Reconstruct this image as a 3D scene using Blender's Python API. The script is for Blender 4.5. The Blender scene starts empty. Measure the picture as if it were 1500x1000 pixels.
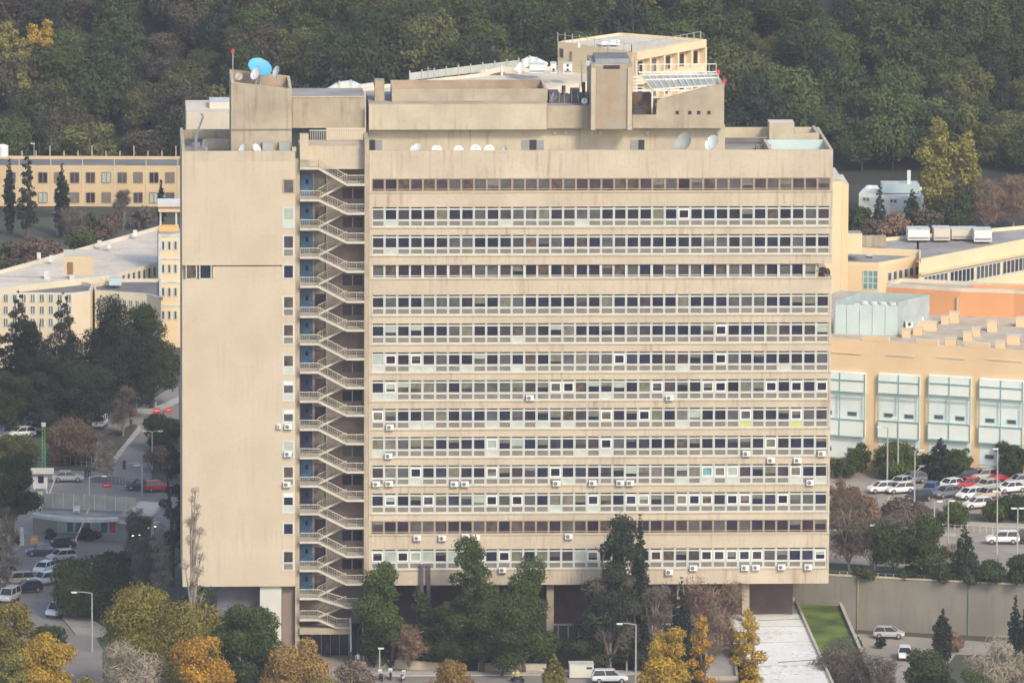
import bpy, math, random
import numpy as np
from mathutils import Vector, Matrix

# ------------------------------------------------------------------ camera, sky, sun
SC = bpy.context.scene
COL = SC.collection
XC, HC, DC, YAW, PITCH, ROLL, F = -13.22, 214.08, 1080.0, 0.05015, 0.15908, 0.0046155, 12861.7
CAM = Vector((XC, -DC, HC))
FW = Vector((math.sin(YAW)*math.cos(PITCH), math.cos(YAW)*math.cos(PITCH), -math.sin(PITCH)))
_r = Vector((math.cos(YAW), -math.sin(YAW), 0)); _u = _r.cross(FW)
RT = _r*math.cos(ROLL)+_u*math.sin(ROLL); UP = _u*math.cos(ROLL)-_r*math.sin(ROLL)
cd = bpy.data.cameras.new('camera'); cam = bpy.data.objects.new('camera', cd); COL.objects.link(cam)
cd.sensor_width = 36; cd.lens = F*36/1500; cd.clip_start = 1; cd.clip_end = 6000
cam.matrix_world = Matrix(((RT.x, UP.x, -FW.x, CAM.x), (RT.y, UP.y, -FW.y, CAM.y), (RT.z, UP.z, -FW.z, CAM.z), (0, 0, 0, 1)))
SC.camera = cam

SUN = Vector((0.34, -0.72, 0.60)).normalized()
w = bpy.data.worlds.new('World'); SC.world = w; w.use_nodes = True
nt = w.node_tree; bg = nt.nodes['Background']
sky = nt.nodes.new('ShaderNodeTexSky'); sky.sky_type = 'NISHITA'; sky.sun_disc = False
sky.sun_elevation = math.asin(SUN.z); sky.sun_rotation = math.atan2(SUN.x, SUN.y)
sky.air_density = 1.0; sky.dust_density = 2.5; sky.ozone_density = 1.0; sky.altitude = 200
nt.links.new(sky.outputs[0], bg.inputs[0]); bg.inputs[1].default_value = 0.15
sd = bpy.data.lights.new('sun', 'SUN'); sun = bpy.data.objects.new('sun', sd); COL.objects.link(sun)
sd.energy = 1.7; sd.angle = math.radians(10); sd.color = (1, 0.87, 0.70)
sun.rotation_euler = (-SUN).to_track_quat('-Z', 'Y').to_euler()
SC.view_settings.view_transform = 'Standard'; SC.view_settings.look = 'None'
SC.view_settings.gamma = 1; SC.view_settings.exposure = 0.62

# ------------------------------------------------------------------ projection helpers (pixels are those of the 1500 x 1000 picture)
def ray(px, py): return FW*F+RT*(px-750)-UP*(py-500)
def at(px, py, Y):
    d = ray(px, py); return CAM+d*((Y+DC)/d.y)
def atz(px, py, z):
    d = ray(px, py); return CAM+d*((z-HC)/d.z)
def px_of(P):
    d = Vector(P)-CAM; z = d.dot(FW); return 750+F*d.dot(RT)/z, 500-F*d.dot(UP)/z
def sc_at(Y): return F/math.hypot(DC+Y, 200)      # pixels per metre
TZ = 6.6
def smooth(a, b, x):
    t = min(1, max(0, (x-a)/(b-a))); return t*t*(3-2*t)
def hill(X, Y):
    y0 = 430-45*smooth(-10, 40, X)
    b = TZ*smooth(10, 60, X)*smooth(300, 380, Y)
    h = max(0, Y-y0)
    return b+0.27*h*smooth(0, 40, h)+3*math.sin(X*.06+1)*smooth(0, 60, h)
def wally(X): return 21.5-(X-81)*0.30
def ground(X, Y):
    if X > 78 and Y > wally(X) and Y < 385: return max(TZ, hill(X, Y))
    return hill(X, Y)
def gp(px, py):
    d = ray(px, py); d = d/d.y; p = CAM.copy(); Y = -60.0
    while Y < 900:
        p = CAM+d*(Y+DC)
        if p.z <= ground(p.x, p.y): break
        Y += 0.25
    return Vector((p.x, p.y, ground(p.x, p.y)))

# ------------------------------------------------------------------ materials
MATS = {}
def mat(name, c, rough=.8, var=.1, vs=.4, metal=0, streak=0, sc=(.25, .2, .13), emit=None, spec=None, objvar=0, isl=0, c2=None, bump=0):
    if name in MATS: return MATS[name]
    m = bpy.data.materials.new(name); m.use_nodes = True; MATS[name] = m
    n = m.node_tree.nodes; L = m.node_tree.links; b = n['Principled BSDF']
    b.inputs['Roughness'].default_value = rough; b.inputs['Metallic'].default_value = metal
    if spec is not None: b.inputs['Specular IOR Level'].default_value = spec
    tc = n.new('ShaderNodeTexCoord')
    def noise(scale, mp=None, det=4):
        t = n.new('ShaderNodeTexNoise'); t.inputs['Scale'].default_value = scale; t.inputs['Detail'].default_value = det
        if mp:
            q = n.new('ShaderNodeMapping'); q.inputs['Scale'].default_value = mp
            L.new(tc.outputs['Object'], q.inputs[0]); L.new(q.outputs[0], t.inputs['Vector'])
        else: L.new(tc.outputs['Object'], t.inputs['Vector'])
        return t.outputs[0]
    def mix(fac, a, bb, mode='MIX'):
        x = n.new('ShaderNodeMix'); x.data_type = 'RGBA'; x.blend_type = mode
        for i, v in ((0, fac), (6, a), (7, bb)):
            if hasattr(v, 'links'): L.new(v, x.inputs[i])
            elif i == 0: x.inputs[0].default_value = v
            else: x.inputs[i].default_value = (*v[:3], 1)
        return x.outputs[2]
    def ramp(src, lo, hi):
        r = n.new('ShaderNodeMapRange'); r.inputs[1].default_value = lo; r.inputs[2].default_value = hi; L.new(src, r.inputs[0]); return r.outputs[0]
    hi_ = tuple(min(1, x*(1+var)) for x in c); lo_ = tuple(x*(1-var) for x in c)
    col = mix(ramp(noise(vs), .35, .65), lo_, c2 or hi_)
    if isl or objvar:
        if isl:
            g = n.new('ShaderNodeNewGeometry'); col = mix(isl, col, mix(g.outputs['Random Per Island'], tuple(x*.35 for x in c), tuple(min(1, x*1.8) for x in c)))
        if objvar:
            o = n.new('ShaderNodeObjectInfo'); col = mix(objvar, col, mix(o.outputs['Random'], tuple(x*.5 for x in c), tuple(min(1, x*1.7) for x in c)))
    if streak:
        s = ramp(noise(1.0, (1.9, 1.9, .14), 6), .50, .74); k = ramp(noise(.16, None, 4), .42, .60)
        mm = n.new('ShaderNodeMath'); mm.operation = 'MULTIPLY'; L.new(s, mm.inputs[0]); L.new(k, mm.inputs[1])
        m2 = n.new('ShaderNodeMath'); m2.operation = 'MULTIPLY'; L.new(mm.outputs[0], m2.inputs[0]); m2.inputs[1].default_value = streak
        col = mix(m2.outputs[0], col, sc)
        f2 = ramp(noise(2.2, None, 6), .52, .78); m3 = n.new('ShaderNodeMath'); m3.operation = 'MULTIPLY'; L.new(f2, m3.inputs[0]); m3.inputs[1].default_value = streak*.45
        col = mix(m3.outputs[0], col, tuple(x*.6 for x in c))
    L.new(col, b.inputs['Base Color'])
    if bump:
        bp = n.new('ShaderNodeBump'); bp.inputs['Strength'].default_value = bump; L.new(noise(vs*6), bp.inputs['Height']); L.new(bp.outputs[0], b.inputs['Normal'])
    if emit:
        b.inputs['Emission Color'].default_value = (*c, 1); b.inputs['Emission Strength'].default_value = emit
    return m
TAN = mat('tan_render', (.53, .455, .34), .9, .09, .20, streak=.9, sc=(.32, .22, .14))
TANL = mat('tan_render_left', (.54, .452, .325), .9, .05, .18, streak=.6, sc=(.38, .34, .27), c2=(.56, .485, .365))
CONC = mat('raw_concrete', (.40, .345, .25), .9, .14, .35, streak=.75, sc=(.16, .12, .08))
CONCL = mat('pale_concrete', (.50, .44, .32), .9, .1, .3, streak=.6, sc=(.24, .17, .10))
CONCD = mat('grey_concrete', (.24, .225, .185), .9, .15, .4, streak=.6, sc=(.12, .1, .08))
RUST = mat('rust_panel', (.42, .33, .21), .8, .2, .5, streak=.6, sc=(.42, .22, .10), c2=(.36, .32, .26))
ROOFG = mat('roof_felt', (.30, .29, .27), .95, .2, .2, streak=.3)
ROOFD = mat('roof_grey_dark', (.17, .17, .165), .95, .2, .2)
ROOFW = mat('roof_white_coat', (.66, .585, .47), .85, .1, .25, streak=.8, sc=(.34, .32, .27))
CREAM = mat('cream_roof', (.64, .58, .46), .9, .08, .2, streak=.4, sc=(.45, .38, .28))
FRW = mat('window_frame_white', (.54, .575, .525), .55, .06, 1)
FRB = mat('window_frame_tan', (.36, .29, .205), .7, .1, 1)
SLOT = mat('shutter_slot', (.07, .06, .05), .9)
PANES = [mat('pane_navy', (.022, .024, .045), .18, .3, .5), mat('pane_black', (.03, .024, .036), .2, .3, .5), mat('pane_purple', (.055, .042, .05), .3, .3, 1.2),
         mat('pane_grey', (.085, .083, .085), .35, .25, 1.2), mat('pane_curtain', (.155, .145, .12), .5, .25, 1.5), mat('pane_olive', (.155, .15, .105), .5, .2, 1.5),
         mat('pane_pale', (.36, .42, .36), .5, .1, 1), mat('pane_brown', (.085, .062, .05), .35, .5, 1.6), mat('pane_blue', (.032, .036, .068), .3, .3, 1), mat('pane_teal', (.16, .33, .36), .4, .2, 1)]
LOWG = mat('lower_panel_grey', (.205, .175, .145), .5, .12, .8)
LOWW = mat('lower_panel_white', (.50, .53, .47), .6, .1, .8)
LOWY = mat('lower_panel_lime', (.50, .52, .16), .6, .1, .8)
LIME = LOWY
WHITE = mat('white_paint', (.74, .75, .71), .5, .05, 1); WHITED = mat('weathered_white', (.58, .60, .56), .6, .12, .8, streak=.3)
DISHM = mat('dish_white', (.72, .76, .74), .45, .05, 1); DISHB = mat('dish_blue', (.10, .42, .60), .5, .08, .6); DISHG = mat('dish_grey', (.42, .44, .40), .6, .08, .6)
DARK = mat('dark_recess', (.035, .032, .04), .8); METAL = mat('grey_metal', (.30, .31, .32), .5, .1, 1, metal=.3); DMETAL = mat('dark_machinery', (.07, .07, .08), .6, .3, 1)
GALV = mat('galvanised', (.42, .43, .42), .5, .08, 1, metal=.2)
RED = mat('red_paint', (.62, .04, .05), .5); BLUED = mat('blue_door', (.055, .16, .29), .6, .2, .8); BLUEK = mat('navy_door', (.03, .05, .13), .6, .2, .8)
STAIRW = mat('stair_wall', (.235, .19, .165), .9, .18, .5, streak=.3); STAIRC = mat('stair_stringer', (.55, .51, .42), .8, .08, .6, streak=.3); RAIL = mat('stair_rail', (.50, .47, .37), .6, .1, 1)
YEL = mat('yellow_render', (.72, .54, .33), .9, .05, .2, streak=.15, sc=(.5, .38, .22)); YELP = mat('pale_yellow_render', (.74, .60, .38), .9, .05, .2, streak=.15, sc=(.5, .38, .22))
CRE2 = mat('soft_cream_render', (.68, .58, .40), .9, .05, .2, streak=.2, sc=(.45, .38, .26)); BEI = mat('beige_render', (.58, .44, .25), .9, .06, .2, streak=.2, sc=(.4, .3, .18)); ORG = mat('orange_render', (.66, .33, .155), .9, .06, .2, streak=.15, sc=(.45, .2, .1))
PBLUE = mat('pale_blue_panel', (.50, .61, .59), .4, .06, .3, streak=.15, sc=(.35, .45, .45)); TEAL = mat('teal_metal', (.20, .40, .39), .5, .1, 1); GRNG = mat('green_glass', (.17, .34, .30), .25, .2, .6)
GLS = mat('building_glass', (.09, .12, .13), .2, .3, .8)
ASPH = mat('asphalt', (.235, .215, .19), .95, .14, .12, streak=.0, bump=.1); PAVE = mat('paving', (.33, .30, .25), .95, .15, .25, bump=.1); CONCR = mat('road_concrete', (.30, .27, .23), .95, .15, .12)
KERB = mat('kerb', (.42, .40, .35), .9, .12, .6)
GRASS = mat('grass_green', (.115, .17, .022), .95, .35, .35, bump=.3, c2=(.15, .175, .03)); GRASSD = mat('grass_dark', (.05, .065, .03), .95, .35, .3, bump=.3)
SOIL = mat('soil', (.11, .095, .07), .95, .35, .06, c2=(.07, .085, .045), bump=.3); FLOORH = mat('forest_floor', (.035, .040, .026), .95, .4, .08, bump=.5)
BARK = mat('bark', (.10, .08, .06), .95, .25, 3); BARKP = mat('pale_bark', (.27, .235, .20), .95, .2, 3)
def leaf(name, c, isl=.40, obj=.35): return mat('leaf_'+name, c, .75, .25, .25, isl=isl, objvar=obj, spec=.2)
LG = leaf('deep_green', (.040, .060, .018)); LG2 = leaf('mid_green', (.062, .088, .022)); LOL = leaf('olive', (.098, .105, .032)); LBR = leaf('brown', (.080, .074, .045))
LYE = leaf('yellow', (.34, .225, .03), .5, .15); LYO = leaf('amber', (.38, .215, .03), .5, .15); LPI = leaf('pine', (.027, .042, .021)); LCY = leaf('cypress', (.018, .032, .019)); LRU = leaf('russet', (.155, .11, .07)); LPK = leaf('pale_bud', (.22, .175, .13))
LYG = leaf('yellow_green', (.20, .185, .045), .5, .15); LGB = leaf('grass_green_tree', (.050, .072, .018), .5, .2); LGO = leaf('golden_olive', (.165, .14, .026), .35, .15); LTA = leaf('tawny', (.25, .165, .055), .4, .15); TWIG = leaf('twig', (.125, .108, .08), .4, .2); TWIGP = leaf('pale_twig', (.33, .285, .215), .4, .2); TWIGR = leaf('ruddy_twig', (.20, .135, .085), .4, .2)

# ------------------------------------------------------------------ mesh builder
class MB:
    def __init__(s): s.v = []; s.f = []; s.m = []; s.M = Matrix.Identity(4); s.mats = []
    def mi(s, m):
        if m not in s.mats: s.mats.append(m)
        return s.mats.index(m)
    def add(s, vs, fs, m):
        b = len(s.v); s.v += [tuple(s.M@Vector(v)) for v in vs]; k = s.mi(m)
        for f in fs: s.f.append([i+b for i in f]); s.m.append(k)
    def box(s, x0, x1, y0, y1, z0, z1, m, top=None):
        v = [(x0, y0, z0), (x1, y0, z0), (x1, y1, z0), (x0, y1, z0), (x0, y0, z1), (x1, y0, z1), (x1, y1, z1), (x0, y1, z1)]
        s.add(v, [(0, 3, 2, 1), (0, 1, 5, 4), (1, 2, 6, 5), (2, 3, 7, 6), (3, 0, 4, 7)], m); s.add(v, [(4, 5, 6, 7)], top or m)
    def prism(s, poly, z0, z1, m, top=None):          # poly: xy list; z1 may be a list
        n = len(poly); zz = z1 if isinstance(z1, (list, tuple)) else [z1]*n
        v = [(p[0], p[1], z0) for p in poly]+[(p[0], p[1], z) for p, z in zip(poly, zz)]
        ar = sum(poly[i][0]*poly[(i+1) % n][1]-poly[(i+1) % n][0]*poly[i][1] for i in range(n))
        q = list(range(n)) if ar > 0 else list(range(n))[::-1]
        s.add(v, [(q[i], q[(i+1) % n], q[(i+1) % n]+n, q[i]+n) for i in range(n)], m)
        s.add(v, [[i+n for i in q]], top or m)
    def xprism(s, prof, y0, y1, m):                   # prof: (x,z) outline extruded along y
        n = len(prof); v = [(a, y0, b) for a, b in prof]+[(a, y1, b) for a, b in prof]
        s.add(v, [tuple(range(n)), tuple(range(2*n-1, n-1, -1))]+[(i, i+n, (i+1) % n+n, (i+1) % n) for i in range(n)], m)
    def tube(s, a, b, r, m, r2=None, n=6, cap=True):
        a = Vector(a); b = Vector(b); d = (b-a)
        if d.length < 1e-6: return
        d.normalize(); u = d.orthogonal().normalized(); w_ = d.cross(u); r2 = r if r2 is None else r2
        v = []
        for c, rr in ((a, r), (b, r2)):
            for i in range(n):
                t = 2*math.pi*i/n; v.append(c+u*math.cos(t)*rr+w_*math.sin(t)*rr)
        f = [(i, (i+1) % n, (i+1) % n+n, i+n) for i in range(n)]
        if cap: f += [tuple(range(n))[::-1], tuple(range(n, 2*n))]
        s.add(v, f, m)
    def dish(s, c, d, r, depth, m, n=20, asp=1.0):      # shallow bowl facing d
        c = Vector(c); d = Vector(d).normalized(); u = d.cross(Vector((0, 0, 1))).normalized(); w_ = u.cross(d)
        v = [c-d*depth]; f = []
        for k in (1, 2, 3):
            for i in range(n):
                t = 2*math.pi*i/n; rr = r*k/3; v.append(c+u*math.cos(t)*rr*asp+w_*math.sin(t)*rr-d*depth*(1-(k/3)**2))
        for i in range(n):
            j = (i+1) % n; f.append((0, 1+i, 1+j))
            for k in (0, 1): f.append((1+k*n+i, 1+(k+1)*n+i, 1+(k+1)*n+j, 1+k*n+j))
        s.add(v, f, m); s.add([Vector(p)-d*.05 for p in v], [g[::-1] for g in f], m)
    def build(s, name, parent=None, smooth_=False, **tags):
        me = bpy.data.meshes.new(name); me.from_pydata(s.v, [], s.f)
        for m in s.mats: me.materials.append(m)
        me.polygons.foreach_set('material_index', s.m)
        if smooth_: me.polygons.foreach_set('use_smooth', [True]*len(s.f))
        me.update(); o = bpy.data.objects.new(name, me); COL.objects.link(o)
        if parent is not None: o.parent = parent
        for k, v in tags.items(): o[k] = v
        return o
def thing(name, label, cat, loc=(0, 0, 0), rz=0, group=None):
    o = bpy.data.objects.new(name, None); COL.objects.link(o); o.location = loc; o.rotation_euler = (0, 0, rz); o.empty_display_size = .5
    o['label'] = label; o['category'] = cat
    if group: o['group'] = group
    return o
def copy_tree(o, parent=None):
    kids = [c for c in ALLK.get(o.name, o.children)]
    c = o.copy(); COL.objects.link(c); c.parent = parent
    for k in kids: copy_tree(k, c)
    return c
ALLK = {}
def sheet(name, pts, m, lift=0.0, thick=0.0, z=None):
    P = [gp(*p) if z is None else atz(p[0], p[1], z) for p in pts]
    b = MB(); zz = [p.z+lift+thick for p in P]
    n = len(P); ar = sum(P[i].x*P[(i+1) % n].y-P[(i+1) % n].x*P[i].y for i in range(n))
    if ar < 0: P = P[::-1]; zz = zz[::-1]
    b.prism([(p.x, p.y) for p in P], min(p.z for p in P)-.3, zz, m)
    return b.build(name, kind='structure')

# ------------------------------------------------------------------ ground
def make_ground():
    xs = list(range(-900, -240, 60))+list(np.arange(-240, 320, 6.0))+list(range(320, 1000, 60))
    ys = list(range(-1500, -60, 80))+list(np.arange(-60, 380, 20.0))+list(np.arange(380, 620, 6.0))+list(range(620, 1500, 60))
    v = []; f = []
    for y in ys:
        for x in xs: v.append((float(x), float(y), hill(x, y) if y < 620 else hill(x, 620)))
    n = len(xs)
    for j in range(len(ys)-1):
        for i in range(n-1): f.append((j*n+i, j*n+i+1, (j+1)*n+i+1, (j+1)*n+i))
    b = MB(); b.add(v, f, SOIL); fl = b.mi(FLOORH)
    for k, q in enumerate(b.f):
        if b.v[q[0]][1] > 385: b.m[k] = fl
    b.build('ground', kind='structure')
    b = MB(); xs = [78, 79, 300]
    b.prism([(78, wally(78)), (300, wally(300)), (300, 396), (40, 396), (40, 30), (78, 30)], -.5, TZ, PAVE)
    b.build('terrace_ground', kind='structure')
make_ground()

exec_parts = []
# left roads and verges
sheet('left_road', [(-40, 1000), (150, 1003), (150, 950), (118, 900), (100, 862), (200, 805), (262, 785), (262, 560), (215, 590), (140, 640), (-40, 640)], ASPH, .02)
sheet('left_car_park', [(-40, 640), (160, 640), (205, 606), (205, 598), (-40, 598)], ASPH, .025)
sheet('gate_pavement', [(-40, 905), (0, 822), (38, 800), (110, 792), (165, 772), (160, 765), (50, 768), (-40, 800)], PAVE, .03, .12)
sheet('gate_verge', [(92, 792), (118, 790), (150, 772), (148, 764), (108, 776)], GRASSD, .03, .15)
sheet('upper_verge', [(-40, 690), (150, 690), (165, 668), (204, 628), (198, 622), (150, 640), (60, 632), (-40, 640)], SOIL, .03, .14)
sheet('upper_pavement', [(150, 692), (158, 692), (207, 630), (204, 624)], KERB, .06, .14)
sheet('right_verge', [(222, 705), (262, 720), (262, 615), (240, 625), (222, 660)], GRASSD, .03, .14)
sheet('north_pavement', [(190, 606), (225, 606), (262, 590), (262, 582), (222, 600), (190, 600)], KERB, .03, .12)
sheet('corner_verge', [(100, 875), (200, 810), (262, 790), (262, 930), (150, 940), (120, 905)], GRASSD, .05, .12)
sheet('footpath', [(90, 905), (130, 907), (160, 925), (150, 935), (110, 930)], PAVE, .08, .16)
# forecourt, street
sheet('forecourt', [(300, 965), (560, 955), (640, 985), (300, 1003)], PAVE, .02)
sheet('street', [(290, 993), (1060, 987), (1080, 1100), (290, 1100)], ASPH, .04)
sheet('street_kerb', [(560, 985), (1060, 982), (1060, 987), (560, 991)], KERB, .05, .12)
# right side
sheet('car_park', [(1215, 776), (1560, 790), (1560, 684), (1215, 676)], CONCR, .02)
sheet('car_park_verge', [(1215, 745), (1400, 752), (1560, 760), (1560, 769), (1215, 756)], GRASSD, .03, .12)
sheet('upper_road', [(1215, 838), (1560, 858), (1560, 800), (1215, 782)], CONCR, .025)
sheet('upper_road_kerb', [(1215, 759), (1560, 772), (1560, 776), (1215, 763)], KERB, .03, .16)
sheet('lower_kerb', [(1215, 776), (1400, 782), (1400, 785), (1215, 779)], KERB, .03, .14)
sheet('lawn_strip', [(1214, 826), (1300, 832), (1560, 850), (1560, 861), (1214, 840)], GRASSD, .04, .15)
sheet('service_road', [(1240, 927), (1330, 932), (1420, 938), (1560, 950), (1560, 962), (1400, 958), (1340, 1040), (1262, 1040)], CONCR, .02, z=.0)
sheet('scrub_ground', [(1205, 348), (1560, 348), (1560, 252), (1205, 252)], FLOORH, .03)

# ------------------------------------------------------------------ retaining wall
def rwall():
    t = thing('retaining_wall', 'long grey concrete retaining wall below the hedge and parked suv', 'wall', (78, wally(78), 0), 0)
    M = Matrix.Translation((-78, -wally(78), 0))
    b = MB(); b.M = M; b.prism([(78, wally(78)-.4), (300, wally(300)-.4), (300, wally(300)), (78, wally(78))], -.3, TZ+.25, CONCW); b.build('wall', t)
    b = MB(); b.M = M; b.prism([(78, wally(78)-.5), (300, wally(300)-.5), (300, wally(300)+.1), (78, wally(78)+.1)], TZ+.25, TZ+.42, CONCL); b.build('coping', t)
    for px, m in ((1261, mat('yellow_stain_pipe', (.33, .27, .11), .8)), (1419, mat('green_pipe', (.13, .18, .15), .7))):
        b = MB(); b.M = M; q = at(px, 880, 15); y = wally(q.x)-.5
        b.tube((q.x, y, 0), (q.x, y, TZ), .09, m); b.build('downpipe', t)
CONCW = mat('retaining_concrete', (.205, .195, .165), .95, .14, .15, streak=.5, sc=(.12, .11, .09))
rwall()

# ------------------------------------------------------------------ the tower
def tower():
    R = random.Random(5)
    T = thing('hospital_tower', 'tall tan slab tower with white ribbon windows and an open zigzag fire stair', 'building', (0, 0, 0))
    fz = lambda py: at(560, py, 0).z
    fzl = lambda py: at(350, py, 0).z
    fx = lambda px, py=540: at(px, py, 0).x
    XL, XLR = fx(267), fx(432.5); XS0, XS1 = fx(439), fx(533.5); XR, XE = fx(540.5), fx(1217)
    ZT = fz(222); ZB = fz(857); DP = 21.0
    X0 = fx(544.3); PIT = (fx(1213.5)-X0)/36
    rows = [(262, 281, 'b'), (303.5, 333, 'w'), (344.5, 374, 'w'), (388, 408, 's'), (432, 462, 'w'), (474, 504, 'w'), (516, 546, 'w'), (557, 587, 'w'), (598.5, 628.5, 'w'),
            (640, 670, 'w'), (681.5, 711, 'w'), (722.5, 752, 'w'), (763, 782.5, 'b'), (804.5, 834, 'w')]
    rz = [(fz(a), fz(b), k) for a, b, k in rows]
    # spandrels and core of the right block
    b = MB()
    edges = [ZT]+[z for t, bt, k in rz for z in (t, bt)]+[ZB]
    for i in range(0, len(edges), 2):
        b.box(XR, XE, 0, .45, edges[i+1], edges[i], TAN)
    for t, bt, k in rz:
        if k != 's':
            b.box(XR, X0-.02, .0, .45, bt, t, TAN); b.box(X0+36*PIT+.02, XE, .0, .45, bt, t, TAN)
        else:
            b.box(XR, X0-.02, .0, .45, bt, t, TAN)
    b.box(XR, XE-1.6, .72, DP, rz[3][1], rz[3][0], TAN)
    b.box(XR, XE, .46, DP, rz[3][0], ZT-1.2, TAN, ROOFG); b.box(XR, XE, .46, DP, ZB, rz[3][1], TAN)
    b.build('wall', T)
    for z in [e for e in edges[1:-1]][1::2]:      # thin drip sills under each band
        b = MB(); b.box(XR, XE+.04, -.10, -.003, z-.16, z-.02, CONCL); b.build('sill', T, )
    b = MB()                                      # roof parapet caps
    b.box(XR, XE, .003, .35, ZT, ZT+.10, CONCL); b.box(XE-.35, XE, .35, DP, ZT-1.2, ZT+.08, CONCL); b.box(fx(1060), XE-.35, DP-.35, DP, ZT-1.2, ZT+.08, CONCL)
    b.build('parapet', T)
    # windows
    def win(fr, pn, lw, x0, x1, z1, z0, k, y=.0, st=None):
        m = FRB if k == 'b' else FRW
        s = .125 if k == 'w' else .11
        yf = y+.10
        if k == 'w':
            a, c, d, e = z1-.20, z1-.38, z1-1.56, z1-1.80
            fr.box(x0, x1, yf+.05, yf+.2, a, z1, SLOT)
            fr.box(x0, x0+s, yf, yf+.14, z0, z1, m); fr.box(x1-s, x1, yf, yf+.14, z0, z1, m)
            fr.box(x0+s, x1-s, yf, yf+.14, c, a, m); fr.box(x0+s, x1-s, yf, yf+.14, e, d, m); fr.box(x0+s, x1-s, yf, yf+.14, z0, z0+.17, m)
            ptop, pbot = c, d; lt, lb = e, z0+.17
        else:
            fr.box(x0, x0+s, yf, yf+.14, z0, z1, m); fr.box(x1-s, x1, yf, yf+.14, z0, z1, m)
            fr.box(x0+s, x1-s, yf, yf+.14, z1-.12, z1, m); fr.box(x0+s, x1-s, yf, yf+.14, z0, z0+.10, m); fr.box(x0+s, x1-s, yf, yf+.14, z0+.24, z0+.32, m)
            ptop, pbot = z1-.12, z0+.10; lt = None
        pi, low, sash, blind = st
        xa, xb = x0+s, x1-s
        if sash:
            g = .12
            fr.box(xa, xa+g, yf-.03, yf+.12, pbot, ptop, WHITE); fr.box(xb-g, xb, yf-.03, yf+.12, pbot, ptop, WHITE)
            fr.box(xa+g, xb-g, yf-.03, yf+.12, ptop-g, ptop, WHITE); fr.box(xa+g, xb-g, yf-.03, yf+.12, pbot, pbot+g, WHITE)
            xa += g; xb -= g; ptop -= g; pbot += g
        pn.box(xa, xb, yf+.10, yf+.2, pbot, ptop, PANES[pi])
        if blind: pn.box(xa+.02, xb-.02, yf+.07, yf+.098, ptop-(ptop-pbot)*blind[0], ptop-.01, PANES[blind[1]])
        if lt is not None: lw.box(x0+s, x1-s, yf+.06, yf+.2, lb, lt, [LOWG, LOWW, LOWY][low])
    def style(r, c):
        k = R.random()
        if r in (0, 12, 3): return (R.choice([0, 2, 2, 3, 3, 7, 1] if r else [2, 3, 2, 7, 3, 1]), 0, False, (R.uniform(.2, .6), 4) if R.random() < .12 else None)
        busy = 6 <= r and r != 12
        pi = R.choices(range(10), [9, 6, 5, 4, 2.4 if busy else 1.2, 2.4 if busy else 1.6, .5 if busy else .05, 1.5, 1.0 if busy else .3, .25 if busy else 0])[0]
        if r <= 5: pi = R.choices([0, 1, 2, 3, 4, 5, 7], [9, 6, 4, 7, .6, 1.4, .8])[0]
        low = 0; p = .12 if busy and r < 13 else .03
        if R.random() < p: low = 1
        sash = R.random() < ((.30 if r in (7, 8, 10, 11, 13) else .16) if busy else .01)
        blind = (R.uniform(.25, .75), R.choice([4, 5, 5, 6, 3])) if R.random() < (.28 if busy else .08) else None
        return (pi, low, sash, blind)
    fix = {(8, 29): (3, 2, True, None), (8, 33): (2, 2, True, (.5, 5)), (1, 1): (0, 1, False, None), (5, 11): (7, 1, False, None), (6, 7): (0, 1, False, None), (6, 0): (6, 1, False, None),
           (9, 9): (6, 1, True, None), (7, 0): (0, 1, False, None), (10, 26): (9, 1, True, None), (10, 28): (6, 1, True, None), (13, 1): (6, 0, False, None), (13, 4): (6, 0, False, None), (13, 6): (6, 0, False, None)}
    rest = MB(); cnt = 0
    for r, (t, bt, k) in enumerate(rz):
        for c in range(36):
            st = fix.get((r, c)) or style(r, c)
            x0 = X0+c*PIT+.012; x1 = x0+PIT-.024
            if k == 's':
                if c == 35: continue
            single = (r in (1, 2) or (r == 4 and c < 28)) 
            if single:
                fr, pn, lw = MB(), MB(), MB(); win(fr, pn, lw, x0, x1, t, bt, k, st=st)
                o = fr.build('window', T); pn.build('pane', o); lw.build('lower_panel', o); cnt += 1
            else: win(rest, rest, rest, x0, x1, t, bt, k, y=.22 if k == 's' else 0, st=st)
    t, bt, k = rz[3]
    for c in range(0, 35, 2):
        rest.box(X0+c*PIT-.16, X0+c*PIT+.16, .17, .46, bt, t, FRW)
    o = rest.build('windows', T, kind='stuff')
    # left block
    b = MB(); zt3, zb3 = fzl(388.5), fzl(409)
    b.box(XL, XLR, 0, DP, zt3, ZT-1.2, TANL, ROOFG)
    xa, xb = fx(311, 400), fx(414, 400)
    b.box(XL, XLR, 0.75, DP, zb3, zt3, TANL)
    b.box(XL, XLR, 0, DP, ZB-.05, zb3, TANL)
    b.box(fx(311.5, 400), xb, .02, .75, zb3, zt3-.17, TANL)
    b.box(xb, XLR, .1, .75, zb3, zt3, TANL)
    b.build('wall', T)
    b = MB(); b.box(XL, XLR, 0, .35, ZT-1.2, ZT+.08, CONCL); b.box(XL, XL+.4, .35, DP+.3, ZT-1.2, ZT+.12, CONCL); b.box(XL+.4, fx(336), DP-.3, DP, ZT-1.2, ZT-.1, CONCL)
    b.box(fx(428, 222), XLR+.1, -.05, .5, ZT, ZT+.55, CONCL)
    b.build('parapet', T)
    lw_ = [(263, 283, 'g'), (304, 334, 'p'), (345, 376, 'w'), (388, 408, 'q'), (434, 463, 'w'), (475, 504, 'w'), (520, 548, 'x'), (558, 588, 'v'), (600, 629, 'v'), (646, 671, 'y'), (683, 711, 'w'), (722, 752, 'z'), (766, 783, 'q'), (807, 835, 'w')]
    xw0, xw1 = fx(414.5), fx(430.5)
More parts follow.
